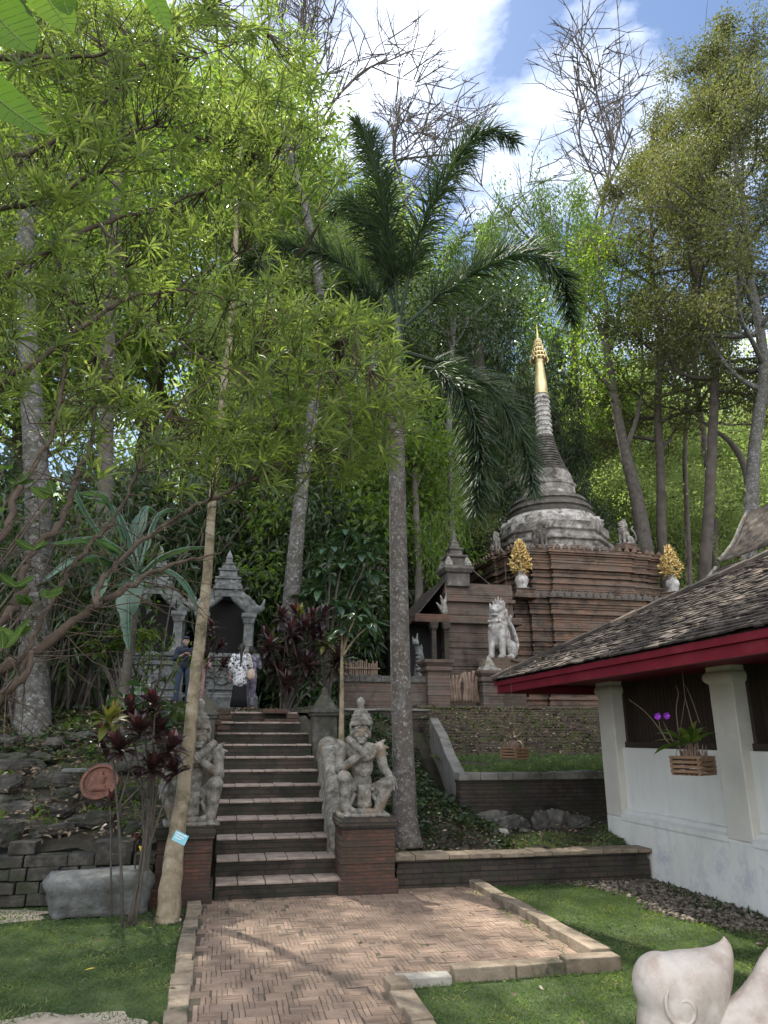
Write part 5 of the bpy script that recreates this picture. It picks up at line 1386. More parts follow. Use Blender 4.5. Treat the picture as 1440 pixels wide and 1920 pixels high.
# ---- forest prototypes and their copies
P_ = {}
P_['green'] = (grow_tree(np.random.default_rng(401), 14, .28, .38, 3.2, 24, 26000, .14, .066, cl=.85), 'bark_far', 'leaf_green', 'leafy_tree')
P_['dark'] = (grow_tree(np.random.default_rng(402), 14, .24, .22, 2.2, 26, 15000, .20, .06, cl=.7, up=.35, droop=.5), 'bark_dark', 'leaf_dark', 'dark_tree')
P_['bright'] = (grow_tree(np.random.default_rng(403), 12, .2, .22, 3.0, 24, 22000, .13, .062, cl=.8), 'bark_far', 'leaf_bright', 'bright_tree')
P_['lush'] = (grow_tree(np.random.default_rng(404), 9, .2, .15, 2.9, 20, 14000, .21, .10, cl=.85, up=.4), 'bark_grey', 'leaf_green', 'lush_tree')
PR = {}
def forest(kind, px, y, py_top, label, group, base_py=900, wide=1.0):
    tcx, bark, leaf, nm = P_[kind]
    b = ground_at(px, base_py, y); hh = tcx[1].top
    s = top_h(px, py_top, y, b) / hh
    if kind not in PR:
        t = plant_tree(nm, label, group, b, tcx, bark, leaf); PR[kind] = t
    else:
        t = dup(PR[kind], b, 0, label)
    if kind == 'green' and wide == 1.0: wide = .8
    t['group'] = group
    t.scale = (s * wide, s * wide, s); t.rotation_euler = (0, 0, rng.random() * 6.28)
    return t
GF = 'forest trees behind the temple'
forest('green', 945, 36, 385, 'mid green tree with rounded top under the largest leafless tree', GF, wide=.40)
forest('green', 1090, 38, 345, 'dense mid green tree between leafless tree and olive trees', GF, wide=.42)
forest('green', 830, 40, 450, 'green tree crown showing behind the palm fronds', GF, wide=.5)
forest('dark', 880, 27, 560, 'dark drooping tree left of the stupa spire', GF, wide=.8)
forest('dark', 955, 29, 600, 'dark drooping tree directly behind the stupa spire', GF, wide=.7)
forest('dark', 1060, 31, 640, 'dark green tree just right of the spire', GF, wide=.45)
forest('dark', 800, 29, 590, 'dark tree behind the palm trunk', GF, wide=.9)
forest('bright', 830, 25.5, 880, 'sunlit yellow green bushy tree between palm trunk and brick shrine', GF, wide=1.0)
forest('lush', 775, 21.5, 830, 'bright leafy tree just right of the palm trunk', GF, wide=.55)
GS = 'sunlit trees on the far hillside'
for k, (px, y, ty) in enumerate([(1120, 42, 690), (1190, 46, 720), (1250, 42, 740), (1320, 48, 720), (1390, 44, 760), (1445, 50, 700), (1160, 36, 850), (1230, 34, 890), (1290, 35, 860), (1350, 36, 850), (1410, 34, 890), (1080, 44, 740), (1030, 48, 730), (1480, 40, 800)]):
    forest('bright', px, y, ty, 'sunlit pale green tree on the hillside seen between the trunks at right', GS, wide=1.15)
GL = 'forest trees behind the narrow leaved tree'
for k, (kd, px, y, ty) in enumerate([('green', 40, 32, 120), ('green', 250, 33, 80), ('bright', 350, 36, 250), ('green', 430, 34, 150), ('bright', 540, 34, 380), ('green', 625, 38, 330), ('bright', 690, 34, 480), ('green', -90, 28, 60), ('bright', 60, 30, 420), ('lush', 610, 24, 760), ('lush', 690, 26, 800), ('bright', 490, 28, 600)]):
    forest(kd, px, y, ty, {'green': 'tall leafy forest tree showing only through the narrow leaved crown', 'bright': 'sunlit yellow green forest tree showing only through the narrow leaved crown', 'lush': 'low lush tree between leaning grey trunk and palm trunk'}[kd], GL)
# undergrowth wall behind the shrines
GU = 'dark bushes behind the carved shrines'
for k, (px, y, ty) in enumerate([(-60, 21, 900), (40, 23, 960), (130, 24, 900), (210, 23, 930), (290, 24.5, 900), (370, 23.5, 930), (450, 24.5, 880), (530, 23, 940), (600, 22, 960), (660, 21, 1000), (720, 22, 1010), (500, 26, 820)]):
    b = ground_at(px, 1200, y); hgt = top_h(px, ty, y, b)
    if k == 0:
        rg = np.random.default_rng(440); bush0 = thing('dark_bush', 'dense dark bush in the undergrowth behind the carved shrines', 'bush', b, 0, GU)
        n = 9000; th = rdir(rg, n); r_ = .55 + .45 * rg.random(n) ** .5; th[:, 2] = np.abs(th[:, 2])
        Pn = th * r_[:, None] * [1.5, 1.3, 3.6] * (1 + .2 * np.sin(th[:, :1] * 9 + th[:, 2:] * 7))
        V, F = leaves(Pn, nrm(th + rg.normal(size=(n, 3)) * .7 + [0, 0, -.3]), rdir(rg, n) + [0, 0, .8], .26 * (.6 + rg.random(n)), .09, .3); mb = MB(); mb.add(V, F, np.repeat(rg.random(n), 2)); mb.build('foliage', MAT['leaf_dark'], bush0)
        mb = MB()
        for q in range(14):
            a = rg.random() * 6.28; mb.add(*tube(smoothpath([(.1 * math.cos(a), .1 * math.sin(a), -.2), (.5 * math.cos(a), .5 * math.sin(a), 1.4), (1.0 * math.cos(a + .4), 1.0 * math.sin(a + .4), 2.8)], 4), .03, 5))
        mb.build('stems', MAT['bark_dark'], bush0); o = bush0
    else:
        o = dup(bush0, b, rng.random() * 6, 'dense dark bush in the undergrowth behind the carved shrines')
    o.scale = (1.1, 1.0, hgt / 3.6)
# far wood on the hill: one mass nobody could count
rg = np.random.default_rng(450); n = 90000
X = rg.uniform(-70, 95, n); Y = 48 + 90 * rg.random(n) ** 1.3
cellx = np.floor(X / 5); celly = np.floor(Y / 6)
hsh = np.modf(np.sin(cellx * 12.9898 + celly * 78.233) * 43758.5453)[0]; hsh = np.abs(hsh)
cx_ = (cellx + .5 + .5 * (hsh - .5)) * 5; cy_ = (celly + .5) * 6
d = rdir(rg, n); Rc = 2.2 + 2.2 * hsh
Pn = np.stack([cx_, cy_, hill(cx_, cy_) + 4.2 + 3.5 * hsh], 1) + d * (Rc * (.75 + .25 * rg.random(n)))[:, None] * [1, 1, 1.25]
V, F = leaves(Pn, nrm(d + rg.normal(size=(n, 3)) * .8), nrm(rg.normal(size=(n, 3)) + [0, 0, .6]), .5 * (.6 + .7 * rg.random(n)), .28, .1)
mb = MB(); mb.add(V, F, np.repeat(np.clip(hsh * .6 + rg.random(n) * .4, 0, 1), 2)); struct(mb.build('far_wood', MAT['leaf_bright']), 'stuff')

# ---- single trunks seen in the middle distance
def trunk_tree(name, label, pts, y0, y1, radii, bark, leaf=None, n_leaf=2500, spread=1.2, ll=.2, lw=.08, group=None):
    A = path(pts, y0, y1); b = np.array([A[0][0], A[0][1], min(A[0][2], H(A[0][0], A[0][1]))])
    t = thing(name, label, 'tree', b, 0, group); S = smoothpath(np.vstack([A[0] - b - (A[1] - A[0]) * .35 - [0, 0, .12], A[1:] - b]), 5)
    S += np.random.default_rng(len(pts)).normal(size=S.shape) * .004
    mb = MB(); R = interp(radii, len(S)); mb.add(*tube(S, R, 12))
    rg = np.random.default_rng(int(abs(pts[0][0])) + 5); tip = S[-1]
    tips = [tip]
    for k in range(6):
        a = rg.random() * 6.28; e = tip + np.array([math.cos(a), math.sin(a), .7]) * spread * (.5 + .6 * rg.random()); i = len(S) - 1 - int(rg.integers(4))
        mb.add(*tube(smoothpath([S[i], (S[i] + e) / 2 + rg.normal(size=3) * .08, e], 4), np.linspace(R[-1] * .7, .012, 9), 6)); tips.append(e); tips.append((S[i] + e) / 2)
    mb.build('trunk', MAT[bark], t, smooth=True)
    if leaf:
        C = np.array(tips); ck = rg.integers(len(C), size=n_leaf)
        V, F = leaves(C[ck] + rg.normal(size=(n_leaf, 3)) * spread * .33, rdir(rg, n_leaf) + [0, 0, -.2], rdir(rg, n_leaf) + [0, 0, 1], ll * (.6 + .7 * rg.random(n_leaf)), lw); mb = MB(); mb.add(V, F, np.repeat(rg.random(n_leaf), 2)); mb.build('crown', MAT[leaf], t)
    return t
trunk_tree('big_tree', 'thick grey blotched trunk rising from the left bank at the left edge', [(62, 1420), (62, 1300), (70, 1120), (72, 950), (60, 760), (48, 520), (52, 260)], 11.6, 14, [.31, .24, .22, .21, .19, .17, .14], 'bark_grey', 'leaf_green', 8000, 3.2, .16, .07)
trunk_tree('leaning_grey_tree', 'grey mottled tree trunk leaning right behind the red leaved bush', [(546, 1130), (556, 1010), (568, 900), (590, 740), (602, 560), (570, 380), (530, 240)], 16.5, 18, [.22, .175, .16, .14, .11, .08], 'bark_grey', 'leaf_green', 1600, 2.0, .11, .045)
trunk_tree('pale_tree', 'slender pale trunk standing between the palm and the stupa', [(850, 1080), (846, 960), (842, 820), (846, 690), (852, 600)], 21, 22, [.13, .11, .1, .09, .07], 'bark_grey', 'leaf_dark', 2500, 2)
trunk_tree('dark_trunk_tree', 'thick dark straight trunk just left of the stupa', [(914, 1100), (912, 960), (906, 820), (900, 700), (896, 600)], 25, 26, [.34, .28, .25, .22, .18], 'bark_dark', 'leaf_dark', 5000, 2.6)
trunk_tree('small_dark_tree', 'thin dark trunk behind the brick shrine roof', [(784, 1150), (786, 1060), (780, 960), (776, 860)], 20, 20.5, [.13, .11, .1, .07], 'bark_dark', 'leaf_green', 3000, 1.6)
trunk_tree('grey_tree', 'grey trunk seen through the narrow leaves at upper left', [(195, 1000), (200, 800), (205, 600), (215, 420), (235, 120)], 17, 18, [.19, .17, .16, .14, .1], 'bark_dark', 'leaf_green', 8000, 3.4, .15, .065)
trunk_tree('pale_thin_tree', 'pale thin trunk between the tall trunks on the right', [(1292, 1085), (1288, 960), (1284, 850), (1290, 740), (1286, 660)], 29, 30, [.15, .12, .11, .09, .06], 'bark_far', 'leaf_olive', 3000, 2)
trunk_tree('crooked_tree', 'crooked bare limbed tree above the upswept hall roof', [(1410, 940), (1398, 880), (1370, 830), (1330, 800), (1300, 775)], 24, 25, [.2, .15, .11, .07, .03], 'bark_dark', 'leaf_olive', 1000, 1.4)

# ---- leaning slim pale tree by the steps
t = trunk_tree('slim_tree', 'slim pale barked tree leaning right in front of the stairs with a small blue tag', [(314, 1735), (322, 1640), (332, 1560), (345, 1470), (360, 1330), (375, 1200), (388, 1080), (400, 920), (420, 720), (438, 560), (446, 380), (456, 220)], 7.6, 9.7,
               [.12, .098, .082, .072, .068, .064, .058, .05, .046, .04, .034, .025], 'bark_pale', 'leaf_narrow', 900, .8, .16, .03)
p = at(338, 1571, 7.55); mb = MB(); mb.add(*xf(box(-.066, .066, -.004, .004, -.045, .045), p - np.array(t.location), (.1, .42, -.15))); tg = mb.build('tree_tag', MAT['tag_blue'], t)
mb = MB()
for q in range(3):
    mb.add(*xf(box(-.05, .05 - .02 * q, -.007, -.0045, .028 - q * .022, .036 - q * .022), p - np.array(t.location), (.1, .42, -.15)))
mb.build('tag_lines', MAT['tag_white'], tg)

# ================================================================== PALM
A = path([(763, 1592), (760, 1540), (757, 1440), (752, 1300), (748, 1100), (745, 900), (743, 760), (742, 680), (744, 610)], 9.05, 9.4)
b = A[0].copy(); b[2] = H(b[0], b[1]) - .02
palm = thing('palm_tree', 'tall ringed grey trunk palm with bushy dark fronds in the centre', 'palm', b)
S = smoothpath(A - b, 8); R = interp([.20, .15, .135, .128, .12, .112, .103, .096, .085], len(S)); mb = MB()
S2 = np.repeat(S, 2, 0)[1:]; S2[1::2] = (S[:-1] + S[1:]) / 2 if len(S2[1::2]) == len(S) - 1 else S2[1::2]
R2 = np.interp(np.linspace(0, 1, len(S2)), np.linspace(0, 1, len(R)), R) * (1 + .02 * (np.arange(len(S2)) % 2))
mb.add(*tube(S2, R2, 16)); mb.build('trunk', MAT['bark_palm'], palm, smooth=True)
mb = MB(); mb.add(*tube(smoothpath(path([(742, 700), (742, 640), (746, 590)], 9.36, 9.42) - b, 5), interp([.115, .12, .07], 11), 12)); mb.build('crown_shaft', MAT['leaf_dark'], palm, smooth=True)
rg = np.random.default_rng(77)
fr = [([(746, 600), (736, 480), (708, 340), (690, 265), (665, 230)], 9.4, 10.3), ([(750, 592), (788, 440), (850, 310), (915, 245), (968, 268)], 9.4, 8.7),
      ([(758, 612), (830, 552), (925, 494), (1005, 482), (1055, 530), (1072, 600)], 9.3, 8.5), ([(756, 690), (815, 695), (872, 750), (900, 850), (893, 965)], 9.3, 8.4),
      ([(760, 660), (850, 690), (930, 745), (980, 830), (1002, 930)], 9.4, 10.0), ([(738, 600), (660, 510), (575, 470), (490, 480), (455, 520)], 9.4, 8.9),
      ([(742, 620), (700, 555), (650, 548), (610, 600), (592, 670)], 9.3, 8.3),
      ([(740, 640), (700, 610), (650, 640), (630, 720)], 9.4, 10.6), ([(742, 590), (705, 450), (660, 380), (620, 400)], 9.5, 11)]
for k, (pts, y0, y1) in enumerate(fr):
    S = smoothpath(path(pts, y0, y1) - b, 10); m = len(S)
    mb = MB(); mb.add(*tube(S, interp([.034, .022, .012, .005], m), 6))
    cum = np.concatenate([[0], np.cumsum(np.linalg.norm(np.diff(S, axis=0), axis=1))]); Lf = cum[-1]
    n = int(215 * Lf); f = np.sort(rg.random(n)) * .86 + .14
    P = np.stack([np.interp(f * Lf, cum, S[:, q]) for q in range(3)], 1)
    T = np.stack([np.interp(f * Lf, cum, np.gradient(S[:, q], cum)) for q in range(3)], 1); T = unit(T)
    a = rg.random(n) * 6.283
    u = unit(np.cross(T, [0, 0, 1.0]) + 1e-5); w = np.cross(u, T)
    rd = u * np.cos(a)[:, None] + w * np.sin(a)[:, None] + [0, 0, .08]
    D = nrm(rd * .85 + T * .65)
    ln = .56 * (np.sin(np.clip(f, 0, 1) * math.pi * .86 + .3) * .7 + .35) * (.8 + .3 * rg.random(n))
    V, F = blade(P, D, nrm(rg.normal(size=(n, 3)) * .4 + T), ln, .021, 3, .62, np.array([.7, 1, .7, .04]))
    mb.add(V, F, perface(rg.random(n), F, n))
    mb.build('frond', MAT['leaf_palm'], palm)

# ================================================================== NEAR TREE with narrow whorled leaves
rg = np.random.default_rng(55)
base = np.array([-2.6, 4.6, 0.0])
near = thing('narrow_leaf_tree', 'near tree with whorls of narrow bright green leaves filling the upper left', 'tree', base)
limbs = [([(-200, 1400), (0, 1261), (52, 1230), (140, 1164), (178, 1136), (223, 1111), (279, 1080), (349, 1049), (415, 1036)], 4.9, 5.6, [.06, .052, .05, .045, .042, .035, .026, .018, .008]),
         ([(178, 1136), (195, 1087), (223, 1052), (272, 1010), (328, 972), (394, 937), (499, 885), (600, 830), (690, 770)], 5.1, 6.2, [.036, .032, .03, .028, .026, .024, .018, .012, .006]),
         ([(45, 1268), (56, 1209), (87, 1146), (133, 1070), (167, 1024), (209, 979), (250, 900), (300, 800), (380, 720), (480, 660)], 4.9, 5.8, [.034, .03, .028, .026, .024, .02, .018, .014, .01, .006]),
         ([(-120, 1290), (0, 1167), (42, 1115), (45, 1070), (70, 1024), (115, 975), (136, 916), (150, 878), (174, 825), (190, 700), (260, 600), (360, 520), (460, 470)], 4.8, 6.0, [.05, .045, .04, .038, .036, .034, .03, .026, .022, .018, .014, .01, .005]),
         ([(-100, 1420), (0, 1310), (45, 1268), (60, 1225)], 4.8, 4.9, [.05, .045, .036, .02]),
         ([(-200, 1150), (0, 1010), (30, 930), (75, 860), (110, 780), (130, 640), (200, 560)], 4.7, 5.4, [.05, .04, .034, .028, .022, .014, .007]),
         ([(-250, 900), (-60, 760), (60, 680), (160, 610), (240, 560), (330, 545), (430, 560), (540, 590), (640, 640)], 5.0, 6.4, [.05, .04, .032, .028, .024, .02, .015, .01, .005]),
         ([(-250, 700), (-60, 560), (80, 480), (190, 420), (300, 390), (420, 340), (520, 290), (610, 260)], 5.2, 6.8, [.05, .04, .032, .028, .022, .016, .01, .005]),
         ([(-200, 500), (-20, 400), (90, 370), (200, 310), (260, 245), (330, 240), (420, 280), (520, 350), (600, 420)], 5.0, 6.2, [.04, .034, .03, .024, .02, .016, .012, .008, .004]),
         ([(-200, 350), (-20, 300), (70, 280), (170, 210), (280, 130), (390, 100), (500, 60)], 5.4, 6.6, [.04, .034, .028, .022, .016, .01, .005]),
         ([(-200, 150), (0, 110), (90, 105), (190, 100), (290, 75), (380, 20), (450, -60)], 5.0, 6.0, [.04, .034, .028, .022, .016, .01, .005]),
         ([(190, 420), (230, 480), (250, 560), (330, 640), (430, 690), (560, 700), (690, 690)], 5.7, 5.4, [.022, .02, .018, .015, .011, .008, .004]),
         ([(100, 440), (130, 560), (190, 680), (280, 760), (400, 800), (520, 800), (640, 850)], 5.6, 6.4, [.02, .018, .016, .013, .01, .007, .004])]
mb = MB(); LS = []
for pts, y0, y1, rr in limbs:
    S = smoothpath(path(pts, y0, y1), 6); S += rg.normal(size=S.shape) * .009
    mb.add(*tube(S - base, interp(rr, len(S)) * .66 * (1 + .10 * rg.normal(size=len(S))), 8)); LS.append(S)
tr = smoothpath([base + (-.15, -.1, -.2), base + (-.1, 0, .9), limbs and LS[4][0], LS[0][0]], 5)
mb.add(*tube(smoothpath([(0, 0, -.2), (.02, 0, .5), LS[4][0] - base], 5), interp([.13, .1, .06], 11), 10))
mb.add(*tube(smoothpath([(0, 0, -.2), (-.1, 0, .8), LS[0][0] - base], 5), interp([.13, .1, .06], 11), 10))
for k in (3, 5, 6, 7, 8, 9, 10):
    e = LS[k][0] - base; mb.add(*tube(smoothpath([(-.05, 0, .3), (-.25, .1, 1.2), e * .6 + np.array([-.2, 0, .6]), e], 5), interp([.11, .08, .06, .045], 16), 8))
LP = np.concatenate(LS)
poly = np.array([(-60, -60), (545, -60), (590, 60), (635, 180), (690, 280), (640, 345), (600, 410), (520, 445), (495, 520), (600, 565), (725, 590), (760, 680), (815, 745), (800, 800), (745, 870), (650, 905), (520, 930), (330, 940), (200, 900), (90, 870), (-60, 860)], float)
def inside(x, y):
    c = np.zeros(len(x), bool); n = len(poly); j = n - 1
    for i in range(n):
        xi, yi = poly[i]; xj, yj = poly[j]
        c ^= ((yi > y) != (yj > y)) & (x < (xj - xi) * (y - yi) / (yj - yi + 1e-9) + xi); j = i
    return c
n0 = 9000; px = rg.uniform(-60, 830, n0); py = rg.uniform(-60, 950, n0)
ok = inside(px, py)
fld = np.sin(px * .021 + py * .013 + 1) + np.sin(px * .033 - py * .027 + 2.1) + .8 * np.sin(px * .011 - py * .05)
dens = .50 + .22 * fld
dens = np.where((px < 420) & (py > 380), dens * .62, dens)
dens = np.where((px < 330) & (py > 780), dens * .4, dens)
dens = np.where((px > 420) & (py > 520) & (py < 860), dens + .22, dens)
ok &= rg.random(n0) < np.clip(dens, .06, 1) * .45
px, py = px[ok], py[ok]; nw = len(px)
yd = 4.7 + 2.3 * rg.random(nw) ** 1.0 + (px / 800) * .5
C = np.array([at(a, b_, c) for a, b_, c in zip(px, py, yd)])
for i in range(nw):                      # pull the whorls towards the nearest limb and join them by a twig
    d = LP - C[i]; d2 = (d ** 2).sum(1); j = int(np.argmin(d2)); dist = math.sqrt(d2[j])
    if dist > .75: C[i] += d[j] * .35
    a = LP[j]; m_ = (a + C[i]) / 2 + rg.normal(size=3) * .05 + [0, 0, -.04]
    mb.add(*tube(np.array([a, m_, C[i]]) - base, [.0065, .0045, .003], 4, False))
low = LP[(LP[:, 2] < 4.2)]
for i in range(140):
    a = low[int(rg.integers(len(low)))]; d = nrm(rg.normal(size=3) * [1, .6, .8] + [.5, 0, -.05]); L_ = .25 + .55 * rg.random()
    m1 = a + d * L_ * .5 + rg.normal(size=3) * .05; e = m1 + nrm(d + rg.normal(size=3) * .5 + [0, 0, -.25]) * L_ * .5
    mb.add(*tube(smoothpath(np.array([a, m1, e]) - base, 3), interp([.0045, .0032, .0016], 7), 4, False))
    for k in range(2):
        f = m1 + (e - m1) * rg.random(); mb.add(*tube(np.array([f, f + nrm(d + rg.normal(size=3) * .9) * .13]) - base, [.0025, .0015], 3, False))
mb.build('trunk', MAT['bark_brown'], near, smooth=True)
K = 12; ax = nrm(rg.normal(size=(nw, 3)) * .5 + [.35, -.1, .75])
i = np.repeat(np.arange(nw), K)
u = unit(np.cross(ax, [0.3, .9, .1])); w = np.cross(ax, u)
a = np.tile(np.arange(K) * 2.399, nw) + np.repeat(rg.random(nw) * 6, K); el = np.tile(np.linspace(.1, 1.15, K), nw) + rg.normal(size=nw * K) * .12
D = (u[i] * np.cos(a)[:, None] + w[i] * np.sin(a)[:, None]) * np.cos(el)[:, None] + ax[i] * np.sin(el)[:, None]
P = C[i] - base - ax[i] * (.05 * (1.15 - el))[:, None]
sc = np.repeat(.75 + .5 * rg.random(nw), K)
V, F = blade(P, D, ax[i] + rg.normal(size=(nw * K, 3)) * .2, .185 * sc * (.8 + .4 * rg.random(nw * K)), .019 * sc, 3, .5, np.array([.45, 1, .8, .04]))
vv = np.clip(np.repeat(rg.random(nw), K) * .6 + rg.random(nw * K) * .4, 0, 1)
mb = MB(); mb.add(V, F, perface(vv, F, nw * K)); mb.build('crown', MAT['leaf_narrow'], near)

# ================================================================== broad foreground leaves
def broadleaf(base_, tip, width, nhint, mat, parent, name='leaf', sag=.02):
    base_ = np.asarray(base_, float); tip = np.asarray(tip, float); d = tip - base_; L = np.linalg.norm(d); d = d / L
    s = unit(np.cross(d, nhint)); nn = np.cross(s, d); k = 14; c = 9
    t = np.linspace(0, 1, k); w = width * .5 * np.clip(np.sin(np.clip(t ** .85, 0, 1) * math.pi), 0, 1) ** .55; w[0] = .004; w[-1] = .002
    V = []
    for q in range(k):
        for e in np.linspace(-1, 1, c):
            V.append(base_ + d * L * t[q] + s * w[q] * e + nn * (abs(e) * .18 * w[q] - sag * math.sin(t[q] * 3.14) + .0025 * math.cos(q * math.pi) * abs(e)))
    i_ = (np.arange(k - 1)[:, None] * c + np.arange(c - 1)[None]).ravel()
    m = MB(); m.add(np.array(V), np.stack([i_, i_ + 1, i_ + 1 + c, i_ + c], 1), rng.random())
    o = m.build(name, MAT[mat], parent, smooth=True)
    m = MB(); m.add(*tube([base_ + d * L * f - nn * sag * math.sin(f * 3.14) - nn * .0 for f in np.linspace(0, .97, 8)], interp([.004, .0015], 8) * (L / .25), 5)); 
    for q in range(2, k - 2):
        for sg in (-1, 1): m.add(*tube([base_ + d * L * t[q] - nn * sag * math.sin(t[q] * 3.14) + nn * .0008, base_ + d * L * min(.97, t[q] + .055) + s * w[q] * .86 * sg + nn * (.16 * w[q] - sag * math.sin(t[q] * 3.14))], [.0011 * L / .25, .0005 * L / .25], 3, False))
    m.build('midrib', MAT['vein'], o)
    return o
fb = np.array([-1.0, 1.2, 0.0]); tr_ = thing('plumeria_tree', 'big soft green leaves hanging into the top left corner close to the camera', 'tree', fb)
for (bx, by), (tx, ty), wd, y in (((-75, -60), (62, 96), .14, 1.35), ((40, -90), (135, 62), .10, 1.4), ((-95, 95), (88, 250), .085, 1.25), ((255, -90), (318, 58), .055, 1.5), ((95, -70), (130, 28), .05, 1.1), ((-120, 0), (-20, 190), .09, 1.5)):
    broadleaf(at(bx, by, y) - fb, at(tx, ty, y + .03) - fb, wd, _F * -1 + _U * .6, 'leaf_plumeria', tr_)
mb = MB(); hub = at(-160, -160, 1.3) - fb
mb.add(*tube(smoothpath([(-.15, -.1, -.1), (-.2, 0, 1.2), hub + (-.15, .02, -.3), hub], 6), interp([.09, .07, .04, .025], 19), 10))
for (bx, by), y in (((-75, -60), 1.35), ((40, -90), 1.4), ((-95, 95), 1.25), ((255, -90), 1.5), ((95, -70), 1.1), ((-120, 0), 1.5)):
    e = at(bx, by, y) - fb; mb.add(*tube(smoothpath([hub, (hub + e) / 2 + (0, 0, .02), e], 4), .005, 5))
mb.build('branch', MAT['bark_grey'], tr_, smooth=True)
sb = np.array([-2.25, 4.35, 0.0]); sh = thing('broad_leaf_shrub', 'shrub with bright broad oval leaves among the brown branches at the left edge', 'shrub', sb)
mb = MB(); 
for cx, cy, y in ((35, 905, 4.6), (85, 935, 4.9), (62, 1030, 4.4), (30, 1100, 4.3), (60, 1130, 4.5), (85, 1120, 4.6), (25, 1190, 4.3), (5, 1215, 4.2), (10, 880, 4.5), (100, 925, 4.7), (-20, 960, 4.4)):
    c = at(cx, cy, y) - sb
    for k in range(3):
        a = rng.random() * 6.28; e = c + np.array([math.cos(a) * .1, -.03 + math.sin(a) * .05, .09 * rng.random() + .02 * math.sin(a)])
        broadleaf(c, e, .06, nrm([rng.normal() * .3, -1, .7]), 'leaf_plumeria', sh, sag=.006)
    mb.add(*tube(smoothpath([(0, 0, -.1), (c[0] * .4, c[1] * .4, c[2] * .5), c], 5), interp([.02, .012, .005], 11), 6))
mb.build('stems', MAT['bark_brown'], sh, smooth=True)

# ================================================================== ti plants and other garden plants
def rosette(mb, c, axis, n, L, Wd, rg, droop=.7, v0=0.0, v1=1.0, open_=1.0):
    axis = nrm(axis); u = unit(np.cross(axis, (0.2, .9, .1))); w = np.cross(axis, u)
    a = np.arange(n) * 2.399 + rg.random() * 6; f = np.linspace(0, 1, n); el = f * 1.35 * (2 - open_) + rg.normal(size=n) * .1
    D = (u * np.cos(a)[:, None] + w * np.sin(a)[:, None]) * np.cos(el)[:, None] + axis * np.sin(el)[:, None]
    P = np.asarray(c) + axis * (f[:, None] - .6) * L * .35
    V, F = blade(P, D, np.tile(axis, (n, 1)) + rg.normal(size=(n, 3)) * .15, L * (.75 + .4 * rg.random(n)) * (1 - .25 * f), Wd * (.8 + .4 * rg.random(n)), 4, droop * (1.2 - f))
    mb.add(V, F, perface(np.clip(v0 + (v1 - v0) * (f * .6 + .4 * rg.random(n)), 0, 1), F, n))
def ti_plant(label, base_, heads, mat='leaf_ti', L=.26, Wd=.06, group=None, stem_r=.012, green=(), y_stem=None, nl=22):
    rg = np.random.default_rng(int(abs(base_[0] * 1000)) + len(heads)); base_ = np.asarray(base_, float)
    t = thing('ti_plant', label, 'plant', base_, 0, group)
    mb = MB(); ms = MB(); mg = MB(); ng = 0
    for k, (c, up_) in enumerate(heads):
        c = np.asarray(c) - base_
        if k in green: rosette(mg, c, up_, nl, L, Wd, rg); ng += 1
        else: rosette(mb, c, up_, nl, L, Wd, rg, v0=0 if k % 3 else .35)
        if k % 3 == 0:
            j = np.array([rg.normal() * .03, rg.normal() * .03, 0])
            SP = smoothpath([j, np.array([c[0] * .35, c[1] * .35, c[2] * .45]) + j, c], 5); ms.add(*tube(SP, interp([stem_r * 1.4, stem_r, stem_r * .7], 11), 6))
        else:
            a_ = SP[6]; ms.add(*tube(smoothpath([a_, (a_ + c) / 2 + np.array([0, 0, -.03]), c], 4), interp([stem_r * .8, stem_r * .6], 9), 6))
    ms.build('stems', MAT['bark_dark'], t, smooth=True); mb.build('leaves', MAT[mat], t)
    if ng: mg.build('green_leaves', MAT['leaf_ti_green'], t)
    return t
hd = [(at(px, py, y), (rng.normal() * .3, -.15, 1)) for px, py, y in ((205, 1352, 7.5), (262, 1372, 7.4), (318, 1405, 7.5), (291, 1322, 7.7), (226, 1405, 7.3), (282, 1440, 7.45), (328, 1445, 7.8), (190, 1385, 7.7), (245, 1340, 7.8), (300, 1372, 7.8))]
ti_plant('tall dark red ti plant on thin stems in front of the left bank', (-.73, 7.53, -.02), hd, L=.23, Wd=.07, green=(0,), nl=26)
ti_plant('young ti plant with a small brownish head beside the big stone block', (-.86, 7.9, -.02), [(at(207, 1503, 7.9), (0, 0, 1)), (at(212, 1540, 7.95), (.4, -.2, .6))], L=.15, Wd=.035, stem_r=.009, nl=14)
ti_plant('small ti sprout with one yellow leaf behind the big stone block', (-.66, 8.2, -.02), [(at(255, 1580, 8.15), (0, 0, 1))], L=.13, Wd=.03, green=(), stem_r=.008, nl=12)
p = at(266, 1595, 8.05); mb = MB(); mb.add(*blade(np.array([p + (-.03, 0, .04)]), np.array([[.6, -.2, -.5]]), np.array([[0, -1, .3]]), .1, .04, 3, .3)); tag(mb.build('yellow_leaf', MAT['leaf_yellow']), 'bright yellow leaf hanging on the small ti sprout by the stone block', 'leaf')
p = atz(160, 1819, .03); mb = MB(); mb.add(*blade(np.array([p]), np.array([[.8, .3, .1]]), np.array([[0, 0, 1.]]), .07, .025, 3, .1)); tag(mb.build('yellow_leaf', MAT['leaf_yellow']), 'small yellow leaf lying on the left lawn', 'leaf')
rg = np.random.default_rng(8)
hd = []
for k in range(40):
    px = rg.uniform(490, 640); py = rg.uniform(1150, 1285); 
    if (px < 520 and py < 1180) or (px > 610 and py < 1190): continue
    hd.append((at(px, py, 13.6 + rg.random() * 1.2), (rg.normal() * .4, -.3, 1)))
ti_plant('wide bush of dark red ti plants at the right end of the top step', (1.15, 14.2, 1.95), hd, L=.36, Wd=.075, green=(3, 9, 15, 21), stem_r=.016, nl=20)
